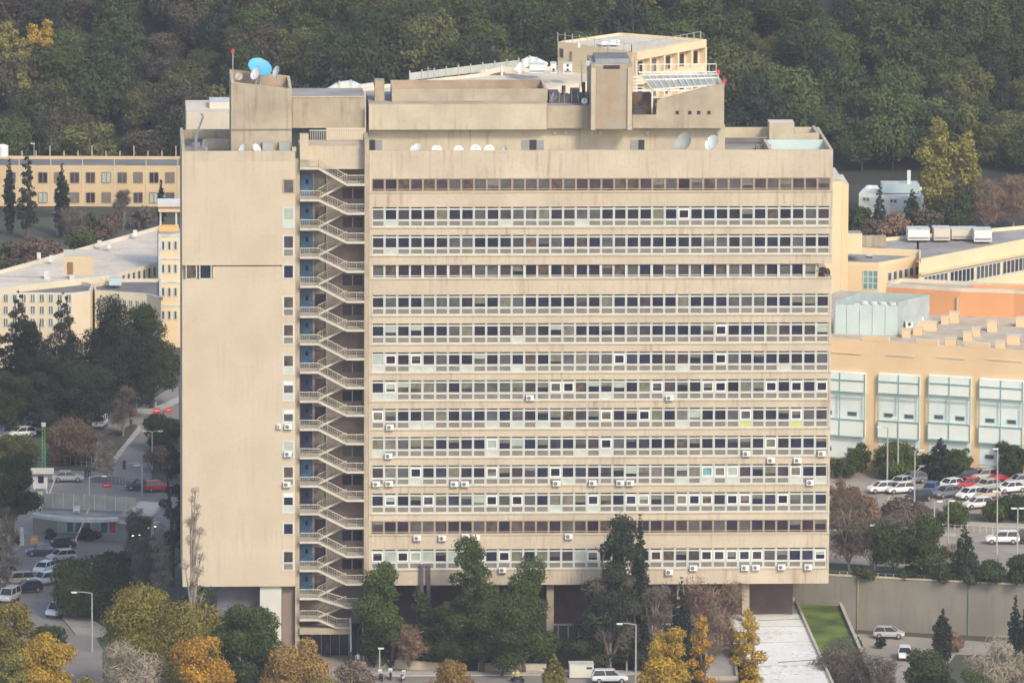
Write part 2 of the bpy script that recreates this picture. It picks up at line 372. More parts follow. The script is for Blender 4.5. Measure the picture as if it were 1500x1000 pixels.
    for i, (a, c, k) in enumerate(lw_):
        z1, z0 = fzl(a), fzl(c); fr = MB(); pn = MB()
        g = .13
        fr.box(xw0-.1, xw0+g, -.05, .0, z0-.05, z1+.05, FRW if k != 'g' else FRB); fr.box(xw1-g, xw1+.1, -.05, .0, z0-.05, z1+.05, FRW if k != 'g' else FRB)
        fr.box(xw0+g, xw1-g, -.05, .0, z1-.1, z1+.05, FRW if k != 'g' else FRB); fr.box(xw0+g, xw1-g, -.05, .0, z0-.05, z0+.1, FRW if k != 'g' else FRB)
        P = {'g': 3, 'p': 6, 'w': R.choice([1, 2, 7]), 'q': 0, 'x': 7, 'v': 3, 'y': 6, 'z': 0}[k]
        zm = z0+(z1-z0)*.38
        if k in 'gq': pn.box(xw0+g, xw1-g, -.03, .0, z0+.1, z1-.1, PANES[P])
        else:
            pn.box(xw0+g, xw1-g, -.03, -.0, zm+.1, z1-.1, PANES[P]); fr.box(xw0+g, xw1-g, -.05, .0, zm-.1, zm+.1, FRW)
            pn.box(xw0+g, xw1-g, -.03, -.0, z0+.1, zm-.1, LOWW if k in 'pxvz' else LOWG)
            if k in 'vz': pn.box(xw0+g, xw1-g, -.045, -.032, z1-.55, z1-.1, WHITE)
        o = fr.build('window', T); pn.build('pane', o)
    for a, c in ((272, 288.5), (292, 310)):
        x0, x1 = fx(a, 400), fx(c, 400); fr = MB(); pn = MB()
        z1, z0 = zt3-.02, zb3+.02
        fr.box(x0, x0+.12, .05, .3, z0, z1, FRW); fr.box(x1-.12, x1, .05, .3, z0, z1, FRW); fr.box(x0, x1, .06, .3, z0, z0+.1, FRW); pn.box(x0+.12, x1-.12, .2, .32, z0+.1, z1, PANES[0 if a > 280 else 7])
        o = fr.build('window', T); pn.build('pane', o)
    # underside storeys: set back dark walls, glazing and piers
    zo = ZB-.3
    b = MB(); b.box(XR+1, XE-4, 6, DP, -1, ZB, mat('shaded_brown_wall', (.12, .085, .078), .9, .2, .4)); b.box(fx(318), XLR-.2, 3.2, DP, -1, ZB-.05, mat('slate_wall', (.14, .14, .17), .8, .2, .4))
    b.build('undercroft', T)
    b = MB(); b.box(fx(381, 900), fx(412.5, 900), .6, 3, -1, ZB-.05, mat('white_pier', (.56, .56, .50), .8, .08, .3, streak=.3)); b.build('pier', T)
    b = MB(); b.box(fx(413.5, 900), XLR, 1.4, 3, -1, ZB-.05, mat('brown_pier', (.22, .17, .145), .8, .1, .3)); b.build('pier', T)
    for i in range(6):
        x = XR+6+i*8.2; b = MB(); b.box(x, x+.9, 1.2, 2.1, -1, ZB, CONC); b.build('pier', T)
    for px in (617, 627):
        b = MB(); q = fx(px, 840); b.box(q-.18, q+.28, -.6, -.1, 0, fz(826), DMETAL); b.build('flue', T)
    for i in range(11):
        x = XR+3+i*6.6
        if x > XE-9: break
        b = MB(); b.box(x, x+5.2, 5.85, 6.1, 3.4, 3.6, FRW); b.box(x, x+5.2, 5.85, 6.1, .5, .7, FRW)
        for j in range(5): b.box(x+j*1.27, x+j*1.27+.12, 5.82, 6.1, .5, 3.6, FRW)
        o = b.build('window', T); b = MB(); b.box(x+.05, x+5.1, 5.93, 6.05, .55, 3.55, PANES[3]); b.build('pane', o)
    # fins beside the stair and the stair well
    b = MB(); b.box(XLR+.02, XS0, .5, 7, -.5, ZT-1.0, CONC); b.build('fin', T)
    b = MB(); b.box(XS1, XR-.03, -.25, 7, -.5, ZT+1.5, CONC); b.build('fin', T)
    WY = 3.2
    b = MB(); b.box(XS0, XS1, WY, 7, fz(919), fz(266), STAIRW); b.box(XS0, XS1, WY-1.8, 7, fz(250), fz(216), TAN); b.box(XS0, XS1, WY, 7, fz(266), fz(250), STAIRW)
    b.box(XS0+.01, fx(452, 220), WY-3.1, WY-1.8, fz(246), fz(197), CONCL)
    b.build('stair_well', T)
    Lp = [246.5, 293, 335.5, 377, 419.5, 463.5, 503.5, 545, 587.5, 628.5, 670, 711.5, 752, 793.5, 835, 876, 907]
    Rp = [270.5, 312.7, 355, 397.7, 441.8, 483.6, 525.5, 567.6, 608, 649.5, 691, 732.5, 772.5, 814.5, 855, 889, 918.5]
    for i, (a, c) in enumerate(zip(Lp, Rp)):
        za, zc = at(455, a, 0).z, at(520, c, 0).z
        xl1 = fx(466); xr0 = fx(508 if i < 16 else 494); xr1 = XS1 if i < 16 else fx(511, 910)
        S = .27
        b = MB(); b.box(XS0, xl1, -.35, 2.6, za-S/2, za+S/2, STAIRC); b.box(XS0, xl1, .4, WY, za-S/2-.02, za+S/2-.02, STAIRW); o = b.build('landing', T)
        def rail(x0, x1, z0, z1, y, par, slope=False):
            r = MB(); h = 1.05; n = max(2, int(abs(x1-x0)/.28))
            r.tube((x0, y, z0+h), (x1, y, z1+h), .065, RAIL, n=4)
            for q in (.35, .7): r.tube((x0, y, z0+h*q), (x1, y, z1+h*q), .025, RAIL, n=3)
            for j in range(n+1):
                f = j/n; r.tube((x0+(x1-x0)*f, y, z0+(z1-z0)*f), (x0+(x1-x0)*f, y, z0+(z1-z0)*f+h), .022 if j % 4 else .05, RAIL, n=3)
            r.build('railing', par)
        rail(XS0+.05, xl1, za+.15, za+.15, -.3, o)
        b = MB(); b.box(xr0, xr1, -.35, 2.6, zc-S/2, zc+S/2, STAIRC); o = b.build('landing', T); rail(xr0, xr1-.05, zc+.15, zc+.15, -.3, o)
        def flight(x0, z0, x1, z1, y0, y1):
            b = MB(); t_ = .29
            b.xprism([(x0, z0-t_/2), (x1, z1-t_/2), (x1, z1+t_/2), (x0, z0+t_/2)], y0, y0+.16, STAIRC); b.xprism([(x0, z0-t_/2), (x1, z1-t_/2), (x1, z1+t_/2), (x0, z0+t_/2)], y1-.16, y1, STAIRC)
            n = 10
            for j in range(n):
                f = (j+.5)/n; xx = x0+(x1-x0)*f; zz = z0+(z1-z0)*f; d = abs(x1-x0)/n/2
                b.box(xx-d, xx+d, y0+.16, y1-.16, zz-.06, zz+.1, STAIRC)
            return b.build('stair_flight', T)
        o = flight(xl1, za, xr0, zc, -.35, .9); rail(xl1, xr0, za+.15, zc+.15, -.3, o)
        if i+1 < len(Lp):
            zn = at(455, Lp[i+1], 0).z
            o = flight(xl1, zn, xr0, zc, 1.2, 2.5); rail(xl1, xr0, zn+.15, zc+.15, 1.22, o)
        # door, recess and window on the back wall of the storey below this landing
        if i < 15:
            zf = at(455, Lp[i+1], 0).z+.25
            bd = MB(); navy = i in (7, 8, 9, 11)
            bd.box(XS0+.25, XS0+1.62, WY-.09, WY-.003, zf, zf+2.55, BLUEK if navy else BLUED); o = bd.build('door', T)
            bd = MB(); bd.box(XS0+.8, XS0+1.15, WY-.12, WY-.092, zf+1.3, zf+1.9, PANES[0]); bd.box(XS0+1.45, XS0+1.52, WY-.13, WY-.092, zf+.9, zf+1.1, GALV); bd.build('handle', o)
            bd = MB(); bd.box(XS0+1.70, XS0+1.86, WY-.1, WY-.003, zf, zf+2.6, METAL); bd.box(XS0+2.0, XS0+3.3, WY-.05, WY-.003, zf+.5, zf+2.1, PANES[R.choice([2, 1, 5, 7])]); bd.build('window', T)
            bd = MB(); bd.box(XS0+3.36, XS0+3.5, WY-.4, WY-.003, zf-.4, zf+2.6, METAL); bd.build('pipe', T)
            if i % 3 != 2:
                zz = zc-1.7; bd = MB(); bd.box(XS1-2.6, XS1-.15, WY-.06, WY-.003, zz-.5, zz+.75, PANES[R.choice([0, 3, 2])]); bd.box(XS1-1.45, XS1-1.3, WY-.1, WY-.062, zz-.5, zz+.75, METAL); bd.build('window', T)
    # entrance below the stair
    b = MB(); b.box(XS0, fx(512, 920), -.1, WY+2, fz(928), fz(919), CONC); b.build('canopy', T)
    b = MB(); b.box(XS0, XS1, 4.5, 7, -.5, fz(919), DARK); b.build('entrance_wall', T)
    b = MB(); b.box(XS0+.5, XS1-.6, 4.3, 4.48, 0, fz(929), PANES[0])
    for j in range(7): b.box(XS0+.5+j*1.15, XS0+.58+j*1.15, 4.2, 4.48, 0, fz(929), METAL)
    b.build('entrance_door', T)
    for px, py in ((513, 904), (531.5, 904)):
        b = MB(); q = at(px, py, 0); q2 = at(px+1.5, 957, 0); b.tube((q.x, -.2, q.z), (q2.x, -.2, 0), .13, WHITED); b.build('post', T)
    # ---------------- roof
    def fb(name, px0, px1, py0, py1, Y, dep, m, top=None, par=T, zb=None):
        a = at(px0, (py0+py1)/2, Y); c = at(px1, (py0+py1)/2, Y); zt = at((px0+px1)/2, py0, Y).z; z0 = at((px0+px1)/2, py1, Y).z if zb is None else zb
        b = MB(); b.box(a.x, c.x, Y, Y+dep, z0, zt, m, top); return b.build(name, par)
    ZR = ZT-1.2
    fb('penthouse', 540, 1062, 184, 225, 8, 11, CONCL, ROOFG, zb=ZR-.02)
    fb('upper_storey', 540.5, 801, 152, 190, 6.3, 12, CONCL, ROOFG)
    fb('coping', 540, 801.5, 150.5, 152, 6.25, .5, CONC)
    fb('upper_storey', 801.5, 866, 155, 188, 6.6, 11.5, CONC, ROOFG)
    def tray(name, pf0, pf1, pb0, pb1, zb, Y0, Y1, m, inner):
        a, c, d, e = at(*pf0, Y0), at(*pf1, Y0), at(*pb1, Y1), at(*pb0, Y1)
        b = MB(); t = .35; P = [a, c, d, e]
        cx = sum(p.x for p in P)/4; cy = (Y0+Y1)/2
        I = [Vector((p.x+(t if p.x < cx else -t), p.y+(t if p.y < cy else -t), p.z)) for p in P]
        zf = min(p.z for p in P)-.8
        for i in range(4):
            j = (i+1) % 4
            b.add([(P[i].x, P[i].y, zb), (P[j].x, P[j].y, zb), tuple(P[j]), tuple(P[i])], [(0, 1, 2, 3)], m)
            b.add([tuple(P[i]), tuple(P[j]), tuple(I[j]), tuple(I[i])], [(0, 1, 2, 3)], CONCL)
            b.add([tuple(I[i]), tuple(I[j]), (I[j].x, I[j].y, zf), (I[i].x, I[i].y, zf)], [(0, 1, 2, 3)], inner)
        b.add([(q.x, q.y, zf) for q in I], [(0, 1, 2, 3)], inner)
        return b.build(name, T)
    RTI = mat('rusty_roof_tray', (.36, .28, .195), .9, .2, .3, streak=.4, sc=(.42, .22, .12))
    zup = at(670, 151, 6.3).z
    tray('plant_room', (574, 130.5), (802, 130.5), (572, 117.5), (796, 116.5), zup-.02, 8.2, 15.5, CONC, RTI)
    fb('plinth', 575, 801, 149, 152, 7.6, .6, ROOFG)
    fb('chimney', 549, 563, 118, 153, 9, 2, mat('brick_stack', (.36, .28, .19), .9, .2, .6, streak=.3))
    # lift tower
    fb('lift_tower', 866, 926, 94, 190, 4.2, 9, CONC, ROOFG)
    o = fb('rust_panel', 873, 919, 97, 189, 4.05, .15, RUST)
    fb('side_pilaster', 919.3, 925.8, 100, 190.5, 3.8, .39, CONCL); fb('side_pilaster', 865.8, 872.7, 100, 190.5, 3.8, .39, CONCL)
    fb('lift_cap', 872, 922, 86, 94, 5.5, 6, METAL, ROOFD); fb('louvre', 884, 908, 96, 101, 3.99, .06, DARK)
    # right upper block with a sloping parapet
    Y = 6.2; P = [at(926.5, 188, Y), at(1060.5, 188, Y), at(1061, 122, Y), at(1036, 128, Y), at(963, 147, Y), at(961, 168.5, Y), at(926.5, 169, Y)]
    b = MB(); b.xprism([(p.x, p.z) for p in P], Y, Y+.6, CONC); c0 = at(961, 168, Y); c1 = at(1060.5, 124, Y)
    b.box(c0.x+.1, c1.x-.05, Y+.6, Y+9, P[0].z, at(1000, 158, Y).z, CONC, ROOFG); b.box(P[0].x, c0.x+.1, Y+.6, Y+9, P[0].z, P[0].z+.6, CONC, DARK)
    b.box(c1.x-.6, c1.x-.02, Y+.6, Y+9, P[0].z, c1.z, CONC)
    b.build('upper_storey', T)
    for px in (992, 1010.5, 1023.5, 1038.5):
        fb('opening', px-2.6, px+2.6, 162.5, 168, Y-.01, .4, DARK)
    # pergola of white steel and glazing
    b = MB(); Yp = 8.5
    A = at(936, 106, Yp+6); B_ = at(1049, 105.5, Yp+6); C_ = at(1056, 124, Yp); D_ = at(955, 131, Yp)
    g = mat('pergola_glass', (.36, .37, .31), .4, .1, .5)
    def lerp(p, q, f): return p+(q-p)*f
    b.add([tuple(lerp(A, D_, .18)), tuple(lerp(B_, C_, .18)), tuple(C_), tuple(D_)], [(3, 2, 1, 0)], g)
    for f in (0, .18, .45, 1): b.tube(lerp(A, D_, f), lerp(B_, C_, f), .11, WHITE, n=4)
    for k in range(12): b.tube(lerp(A, B_, k/11), lerp(D_, C_, k/11), .06, WHITE, n=4)
    for k in range(12): b.tube(lerp(A, B_, k/11), lerp(A, B_, k/11)+Vector((0, 0, 1)), .04, WHITE, n=4)
    b.tube(A+Vector((0, 0, 1)), B_+Vector((0, 0, 1)), .07, WHITE, n=4)
    q1 = at(927, 132.5, Yp); q2 = at(1030, 132.5, Yp); b.tube(q1, q2, .13, WHITE, n=4)
    for px in (955.5, 979.5): b.tube(at(px, 131, Yp), at(px, 168 if px < 960 else 144, Yp), .13, WHITE, n=4)
    for k, pz in enumerate((113, 118, 123, 128)): b.tube(at(927, pz, Yp+3), at(938+k*4, pz, Yp+3), .08, WHITE, n=4)
    b.build('pergola', T)
    fb('machine_room', 927, 954, 138, 168, 11, 2, mat('rusty_machinery', (.13, .085, .06), .8, .5, .9)); fb('duct', 928, 946, 160, 167, 8.5, 1.2, DMETAL)
    # right-hand roof court
    fb('rear_parapet', 1060, 1127, 187, 201, 17, .5, CONCL); fb('roof_ledge', 1062, 1126, 203, 208, 15, .4, ROOFD)
    fb('stair_head', 1127, 1163.5, 180, 210, 13, 3, CONCL, CREAM)
    fb('compartment', 1163.5, 1200, 195, 210, 13, .3, CONCL); fb('compartment', 1164, 1196, 186.5, 200, 19.5, .3, CONCL)
    q = at(1200, 195, 13); b = MB(); b.box(q.x-.3, q.x, 13.3, 20, ZR, q.z, CONCL); b.build('compartment', T)
    q = at(1131, 222, 0); b = MB(); b.box(q.x-.35, q.x, .4, 10, ZR-.01, ZT+.1, CONCL); b.box(q.x, XE-.35, 9.6, 9.9, ZR, ZT+.02, mat('pale_blue_wall', (.50, .62, .60), .7, .08, .5)); b.build('parapet', T)
    # doors with grey panels in the penthouse wall
    for (a, c, d, e) in ((764.5, 775.5, 786, 796.5), (924, 935, 944, None), (None, 540.8, 549.5, 560)):
        if a: fb('panel', a, c, 205.5, 222, 7.9, .09, METAL)
        fb('door', c, d, 205, 222, 7.92, .07, DARK)
        if e: fb('panel', d, e, 205.5, 222, 7.9, .09, METAL)
    for px in (812, 829, 867, 879, 948, 1052):
        b = MB(); q = at(px, 194.5, 7.9); b.tube((q.x, 7.99, q.z), (q.x, 7.8, q.z), .22, WHITED, n=10); b.build('vent', T)
    # beam over the stair head with the fence below it
    fb('roof_beam', 428, 534.5, 143, 187.5, 8, 9, CONC, ROOFG); fb('parapet', 428, 534, 141.5, 143, 7.9, .5, CONCL)
    b = MB()
    for k in range(30):
        q = at(455+k*2.65, 215.5, 6); b.box(q.x-.035, q.x+.035, 6, 6.08, q.z-.4, q.z+2.2, GALV)
    q0, q1 = at(453, 214, 6), at(533, 214, 6); b.box(q0.x, q1.x, 5.95, 6.12, q0.z+1.9, q0.z+2.0, GALV); b.box(q0.x, q1.x, 5.95, 6.12, q0.z, q0.z+.1, GALV)
    b.build('fence', T)
    # left roof house
    tray('roof_house', (338.5, 121), (427.5, 130), (336, 101.5), (424.5, 111.5), ZR-.05, 3.2, 13, CONC, RTI)
    fb('ledge', 338, 428, 189, 190.5, 3.05, .14, CONCD)
    for a, c in ((384.5, 400), (409, 425.5)): fb('cabinet', a, c, 208.5, 224, 2.2, .8, mat('grey_cabinet', (.36, .38, .38), .6, .08, .5))
    fb('rear_parapet', 272.5, 338, 190, 203, 14, .5, CONC, CONCL); fb('rear_wall', 272.5, 338, 203, 226, 18, .5, CONCD)
    fb('tank_room', 300, 336, 206, 226, 11, 2, CONCL)
    return T, fz, fx
T_, fz, fx = tower()

# ------------------------------------------------------------------ air conditioners on the facade
def ac_proto(w_=.95, h=.68, d=.38):
    t = thing('air_conditioner', 'x', 'air conditioner')
    b = MB(); c = .04
    b.add([(-w_/2+c, -d, c-h/2), (w_/2-c, -d, c-h/2), (w_/2-c, -d, h/2-c), (-w_/2+c, -d, h/2-c), (-w_/2, -d+c, -h/2), (w_/2, -d+c, -h/2), (w_/2, -d+c, h/2), (-w_/2, -d+c, h/2),
           (-w_/2, 0, -h/2), (w_/2, 0, -h/2), (w_/2, 0, h/2), (-w_/2, 0, h/2)],
          [(0, 1, 2, 3), (4, 5, 1, 0), (5, 6, 2, 1), (6, 7, 3, 2), (7, 4, 0, 3), (8, 9, 5, 4), (9, 10, 6, 5), (10, 11, 7, 6), (11, 8, 4, 7), (9, 8, 11, 10)], WHITE)
    cs = b.build('casing', t)
    g = MB(); n = 16; v = [(-.14, -d-.004, 0)]+[(-.14+.25*math.cos(2*math.pi*i/n), -d-.004, .25*math.sin(2*math.pi*i/n)) for i in range(n)]
    g.add(v, [(0, 1+i, 1+(i+1) % n) for i in range(n)][::1], DMETAL)
    for r in (.09, .17): 
        for i in range(n):
            a0, a1 = 2*math.pi*i/n, 2*math.pi*(i+1)/n
            g.tube((-.14+r*math.cos(a0), -d-.012, r*math.sin(a0)), (-.14+r*math.cos(a1), -d-.012, r*math.sin(a1)), .012, WHITED, n=3, cap=False)
    f = g.build('fan_grille', t)
    k = MB(); 
    for s in (-.3, .3): k.box(s-.03, s+.03, -d, 0, -h/2-.06, -h/2-.003, METAL)
    br = k.build('bracket', t)
    ALLK[t.name] = [cs, f, br]; return t
ORD = ['', 'first', 'second', 'third', 'fourth', 'fifth', 'sixth', 'seventh', 'eighth', 'ninth', 'tenth', 'eleventh', 'twelfth', 'thirteenth', 'fourteenth', 'fifteenth', 'sixteenth', 'seventeenth', 'eighteenth']
AP = ac_proto()
ac_list = [(571, 625, 'R8'), (569, 667, 'R9'), (551, 708, 'R10'), (570, 707.5, 'R10'), (665.5, 708, 'R10'), (681, 708, 'R10'), (776, 582, 'R7'), (980.5, 582, 'R7'), (1093, 663.5, 'R9'), (1129, 673.5, 'R9'), (1168, 673.5, 'R9'),
           (1203.5, 663.5, 'R9'), (1186.5, 706, 'R10'), (868, 706.5, 'R10'), (908, 706.5, 'R10'), (923, 706.5, 'R10'), (815, 707, 'R10'), (611, 787, 'R12'), (647.7, 787.3, 'R12'), (682, 785, 'R12'), (697.5, 786.5, 'R12'), (833, 784.6, 'R12'),
           (736, 834, 'R13'), (980, 837, 'R13'), (1015.5, 831, 'R13'), (1091, 830.5, 'R13'), (1107, 830, 'R13'), (1144.5, 829.5, 'R13'), (1183.5, 829.5, 'R13'), (422, 624, 'L'), (408.5, 624, 'L'), (421.5, 664, 'L'), (420, 708.7, 'L')]
rown = {'R7': 'eighth', 'R8': 'ninth', 'R9': 'tenth', 'R10': 'eleventh', 'R12': 'second lowest', 'R13': 'lowest'}
LL = iter(['white air conditioner beside the narrow left-block window, rightmost of a level pair', 'small white air conditioner left of a level pair on the blank left wall', 'white air conditioner right under the white shutter on the left block', 'lowest white air conditioner on the blank left block'])
first = True
for tag in ['R7', 'R8', 'R9', 'R10', 'R12', 'R13', 'L']:
    L_ = sorted([a for a in ac_list if a[2] == tag]) if tag != 'L' else [a for a in ac_list if a[2] == 'L']
    for i, (px, py, _) in enumerate(L_):
        o = AP if first else copy_tree(AP); first = False
        q = at(px, py, 0); o.location = (q.x, -.14, q.z); o['group'] = 'air conditioners hung on the tower facade'
        if px == 408.5: o.scale = (.6, .8, .8)
        if tag == 'L': o['label'] = next(LL)
        else:
            pos = 'only one' if len(L_) == 1 else ORD[i+1]+' from the left'
            o['label'] = f'white air conditioner, {pos} on the {rown[tag]} window row' if 'lowest' in rown[tag] else f'white air conditioner, {pos} on the {rown[tag]} window row from the top'

# ------------------------------------------------------------------ dishes, masts and plant on the roof
def dish(px, py, Y, dpx, m, label, az=-20, el=35, asp=1.0, stand=None, zb=None, group='satellite dishes on the tower roof'):
    q = at(px, py, Y); r = dpx/2/sc_at(Y)
    t = thing('satellite_dish', label, 'satellite dish', (q.x, q.y, (zb if zb is not None else q.z-r-.5)), 0, group)
    d = Vector((math.sin(math.radians(az)), -math.cos(math.radians(az)), math.tan(math.radians(el)))).normalized(); off = Vector((0, 0, q.z-t.location.z))
    b = MB(); b.dish(off, d, r, r*.28, m, asp=asp); b.build('reflector', t, True)
    b = MB(); b.tube((0, .2, 0), off-d*r*.3, .05+r*.03, GALV); b.box(-.3, .3, 0, .5, -.02, .06, GALV); b.build('mount', t)
    b = MB(); f = off+d*r*.85; b.tube(off-Vector((0, 0, r*.95)), f, .03, GALV, n=4); b.box(f.x-.08, f.x+.08, f.y-.08, f.y+.08, f.z-.08, f.z+.08, METAL); b.build('feed_arm', t)
    return t
ZR = at(800, 222, 0).z-1.2
dish(381, 98, 9, 36, DISHB, 'large bright blue satellite dish above the left roof house', 25, 50, zb=at(380, 122, 9).z-1)
dish(374, 108, 6, 19, DISHM, 'white satellite dish leaning in front of the big blue dish', -50, 30, zb=at(374, 122, 6).z-1)
dish(404, 105, 7, 18, DISHM, 'white satellite dish just right of the big blue dish', -65, 20, zb=at(404, 122, 7).z-1)
dish(350, 112, 9, 11, DISHG, 'small grey satellite dish left of the big blue dish', 0, 20, zb=at(350, 122, 9).z-1)
dish(355, 217.5, 1.5, 15, DISHM, 'white satellite dish left of the pair under the left roof house', -55, 30, zb=ZR)
dish(376.5, 218, 1.5, 16, DISHM, 'white satellite dish right of the pair beside the grey cabinets', 50, 30, zb=ZR)
dish(609, 217.5, 1.5, 19, DISHM, 'wide white satellite dish, leftmost of six along the main parapet', -40, 45, zb=ZR)
dish(640, 219, 1.5, 15, DISHM, 'white satellite dish, second from the left along the main parapet', 5, 45, zb=ZR)
dish(672, 219.5, 1.5, 14, DISHM, 'white satellite dish, third from the left along the main parapet', 5, 35, zb=ZR)
dish(697, 219, 1.5, 16, DISHM, 'white satellite dish, fourth from the left along the main parapet', 5, 35, zb=ZR)
dish(717, 219, 1.5, 15, DISHM, 'white satellite dish, fifth from the left along the main parapet', 5, 35, zb=ZR)
dish(738, 220, 1.5, 12, DISHM, 'small white satellite dish, sixth from the left along the main parapet', -60, 30, zb=ZR)
dish(1000, 208, 3, 30, DISHG, 'large grey satellite dish standing on the right roof terrace', -48, 30, zb=ZR)
dish(1042, 209, 3, 24, DISHM, 'bright white satellite dish right of the large grey one', -48, 30, zb=ZR)
dish(856, 148, 6.4, 9, DISHM, 'small round white dish beside the lift tower machinery', 0, 30)
dish(862, 93, 6, 8, DISHM, 'small white dish on the left corner of the lift tower', -30, 20); dish(916, 93, 6, 8, DISHM, 'small white dish on the right corner of the lift tower', 30, 20)
def mast(px, py0, py1, Y, label, red=True, cat='mast', cross=0):
    a, b_ = at(px, py1, Y), at(px, py0, Y); t = thing('antenna_mast', label, cat, tuple(a))
    b = MB(); b.tube((0, 0, 0), (0, 0, b_.z-a.z), .07, GALV, n=5); b.build('pole', t)
    if red:
        b = MB(); b.box(-.2, .2, -.15, .15, b_.z-a.z, b_.z-a.z+.38, RED); b.tube((0, 0, b_.z-a.z+.38), (0, 0, b_.z-a.z+.55), .09, RED, n=8); b.build('beacon', t)
    if cross:
        b = MB()
        for k in range(3): b.tube((-cross, 0, b_.z-a.z-.3-k*.4), (cross, 0, b_.z-a.z-.3-k*.4), .03, GALV, n=3)
        b.build('aerial', t)
mast(341, 78, 116, 12, 'thin mast with a red beacon on the left roof house')
mast(1052, 108, 122, 12, 'upper of two red beacons on the right roof corner'); mast(1061, 121.5, 124, 6.5, 'lower of two red beacons on the right roof corner')
mast(852, 88, 128, 9, 'tall thin lattice aerial left of the lift tower', False, cross=.3); mast(627, 98, 118, 70, 'thin aerial with crossbars on the rear cream roof', False, cross=.5)
mast(890, 64, 92, 12, 'slender antenna rising above the lift tower', False, cross=.25); mast(877, 70, 94, 12, 'short antenna on the lift tower roof', False); mast(930, 84, 106, 12, 'small aerial behind the white pergola', False, cross=.2)
def junk(name, label, cat, px0, px1, py0, py1, Y, dep, m, seed=0, n=7):
    R = random.Random(seed); a, c = at(px0, py1, Y), at(px1, py0, Y); t = thing(name, label, cat, tuple(a)); W_, H_ = c.x-a.x, c.z-a.z
    b = MB(); b.box(0, W_*.5, 0, dep, 0, H_*.7, m); b.box(W_*.55, W_, .2, dep, 0, H_*.5, m); b.tube((W_*.75, dep/2, H_*.5), (W_*.75, dep/2, H_), W_*.1, m, n=10); b.build('casing', t)
    b = MB()
    for k in range(n):
        x = R.uniform(0, W_); b.tube((x, -.1, R.uniform(0, H_*.3)), (x+R.uniform(-1, 1)*W_*.2, -.1, R.uniform(.5, 1)*H_), .06, METAL, n=4)
    b.build('pipework', t)
junk('chiller_plant', 'dark chiller and pipes in the gap left of the lift tower', 'machinery', 804, 834, 128, 154, 9, 3, DMETAL, 1)
junk('chiller_plant', 'dark machine cluster against the lift tower', 'machinery', 836, 862, 122, 154, 9, 2, DMETAL, 2)
junk('pump_unit', 'grey pumps and tanks at the left roof corner', 'machinery', 282, 304, 206, 226, 6, 2, METAL, 3)
junk('scrap_heap', 'brown scrap heap beside the blue walled roof court', 'debris', 1108, 1128, 210, 222, 8, 2, mat('scrap', (.22, .15, .11), .9, .4, 1.2), 4, 14)
def crane():
    q = at(286, 222, 5); t = thing('roof_davit', 'slim grey davit arm leaning over the left roof corner', 'crane', (q.x, q.y, ZR))
    h = q.z-ZR; b = MB(); b.tube((0, 0, 0), (.1, 0, 2.6), .2, METAL); b.build('base', t)
    b = MB(); b.tube((.1, 0, 2.6), (1.0, 0, 5.0), .13, METAL); b.tube((1.0, 0, 5), (.75, 0, 5.4), .16, METAL); b.build('arm', t)
crane()
def potplant(px, py, Y, label):
    q = at(px, py, Y); t = thing('potted_plant', label, 'plant', tuple(q)); R = random.Random(3)
    b = MB(); b.tube((0, 0, -.6), (0, 0, -.1), .25, RUST, r2=.35, n=10); b.build('pot', t); b = MB()
    for k in range(120):
        c = Vector((R.gauss(0, .45), R.gauss(0, .25), R.uniform(-.1, .8))); d = Vector((R.gauss(0, 1), R.gauss(0, 1), R.gauss(0, 1))).normalized()*.16; e = d.orthogonal()
        b.add([c-d, c+e, c+d, c-e], [(0, 1, 2, 3)], LBR)
    b.build('foliage', t)
potplant(1206, 402, .9, 'dry brown plant in the open corner notch of the facade')

# ------------------------------------------------------------------ surrounding buildings
def pbuild(name, label, cat, roofpx, z, m, top, base=None, rim=.5, rimm=None):
    """building from the four or more pixel corners of its roof at height z; returns root, corner list (world)"""
    P = [atz(a, c, z) for a, c in roofpx]
    n = len(P); ar = sum(P[i].x*P[(i+1) % n].y-P[(i+1) % n].x*P[i].y for i in range(n))
    if ar < 0: P = P[::-1]
    zb = min(ground(p.x, p.y) for p in P)-1 if base is None else base
    o = P[0]; t = thing(name, label, cat, (o.x, o.y, zb)); M = Matrix.Translation((-o.x, -o.y, -zb))
    b = MB(); b.M = M; b.prism([(p.x, p.y) for p in P], zb, z-rim, m, top); b.build('wall', t)
    b = MB(); b.M = M
    for i in range(n):
        p, q = P[i], P[(i+1) % n]; d = (q-p).normalized(); nn = Vector((-d.y, d.x, 0))*.3
        b.add([(p.x, p.y, z-rim), (q.x, q.y, z-rim), (q.x, q.y, z), (p.x, p.y, z), (p.x+nn.x, p.y+nn.y, z-rim), (q.x+nn.x, q.y+nn.y, z-rim), (q.x+nn.x, q.y+nn.y, z), (p.x+nn.x, p.y+nn.y, z)],
              [(0, 1, 2, 3), (3, 2, 6, 7), (5, 4, 7, 6)], rimm or m)
    b.build('parapet', t)
    return t, P, M
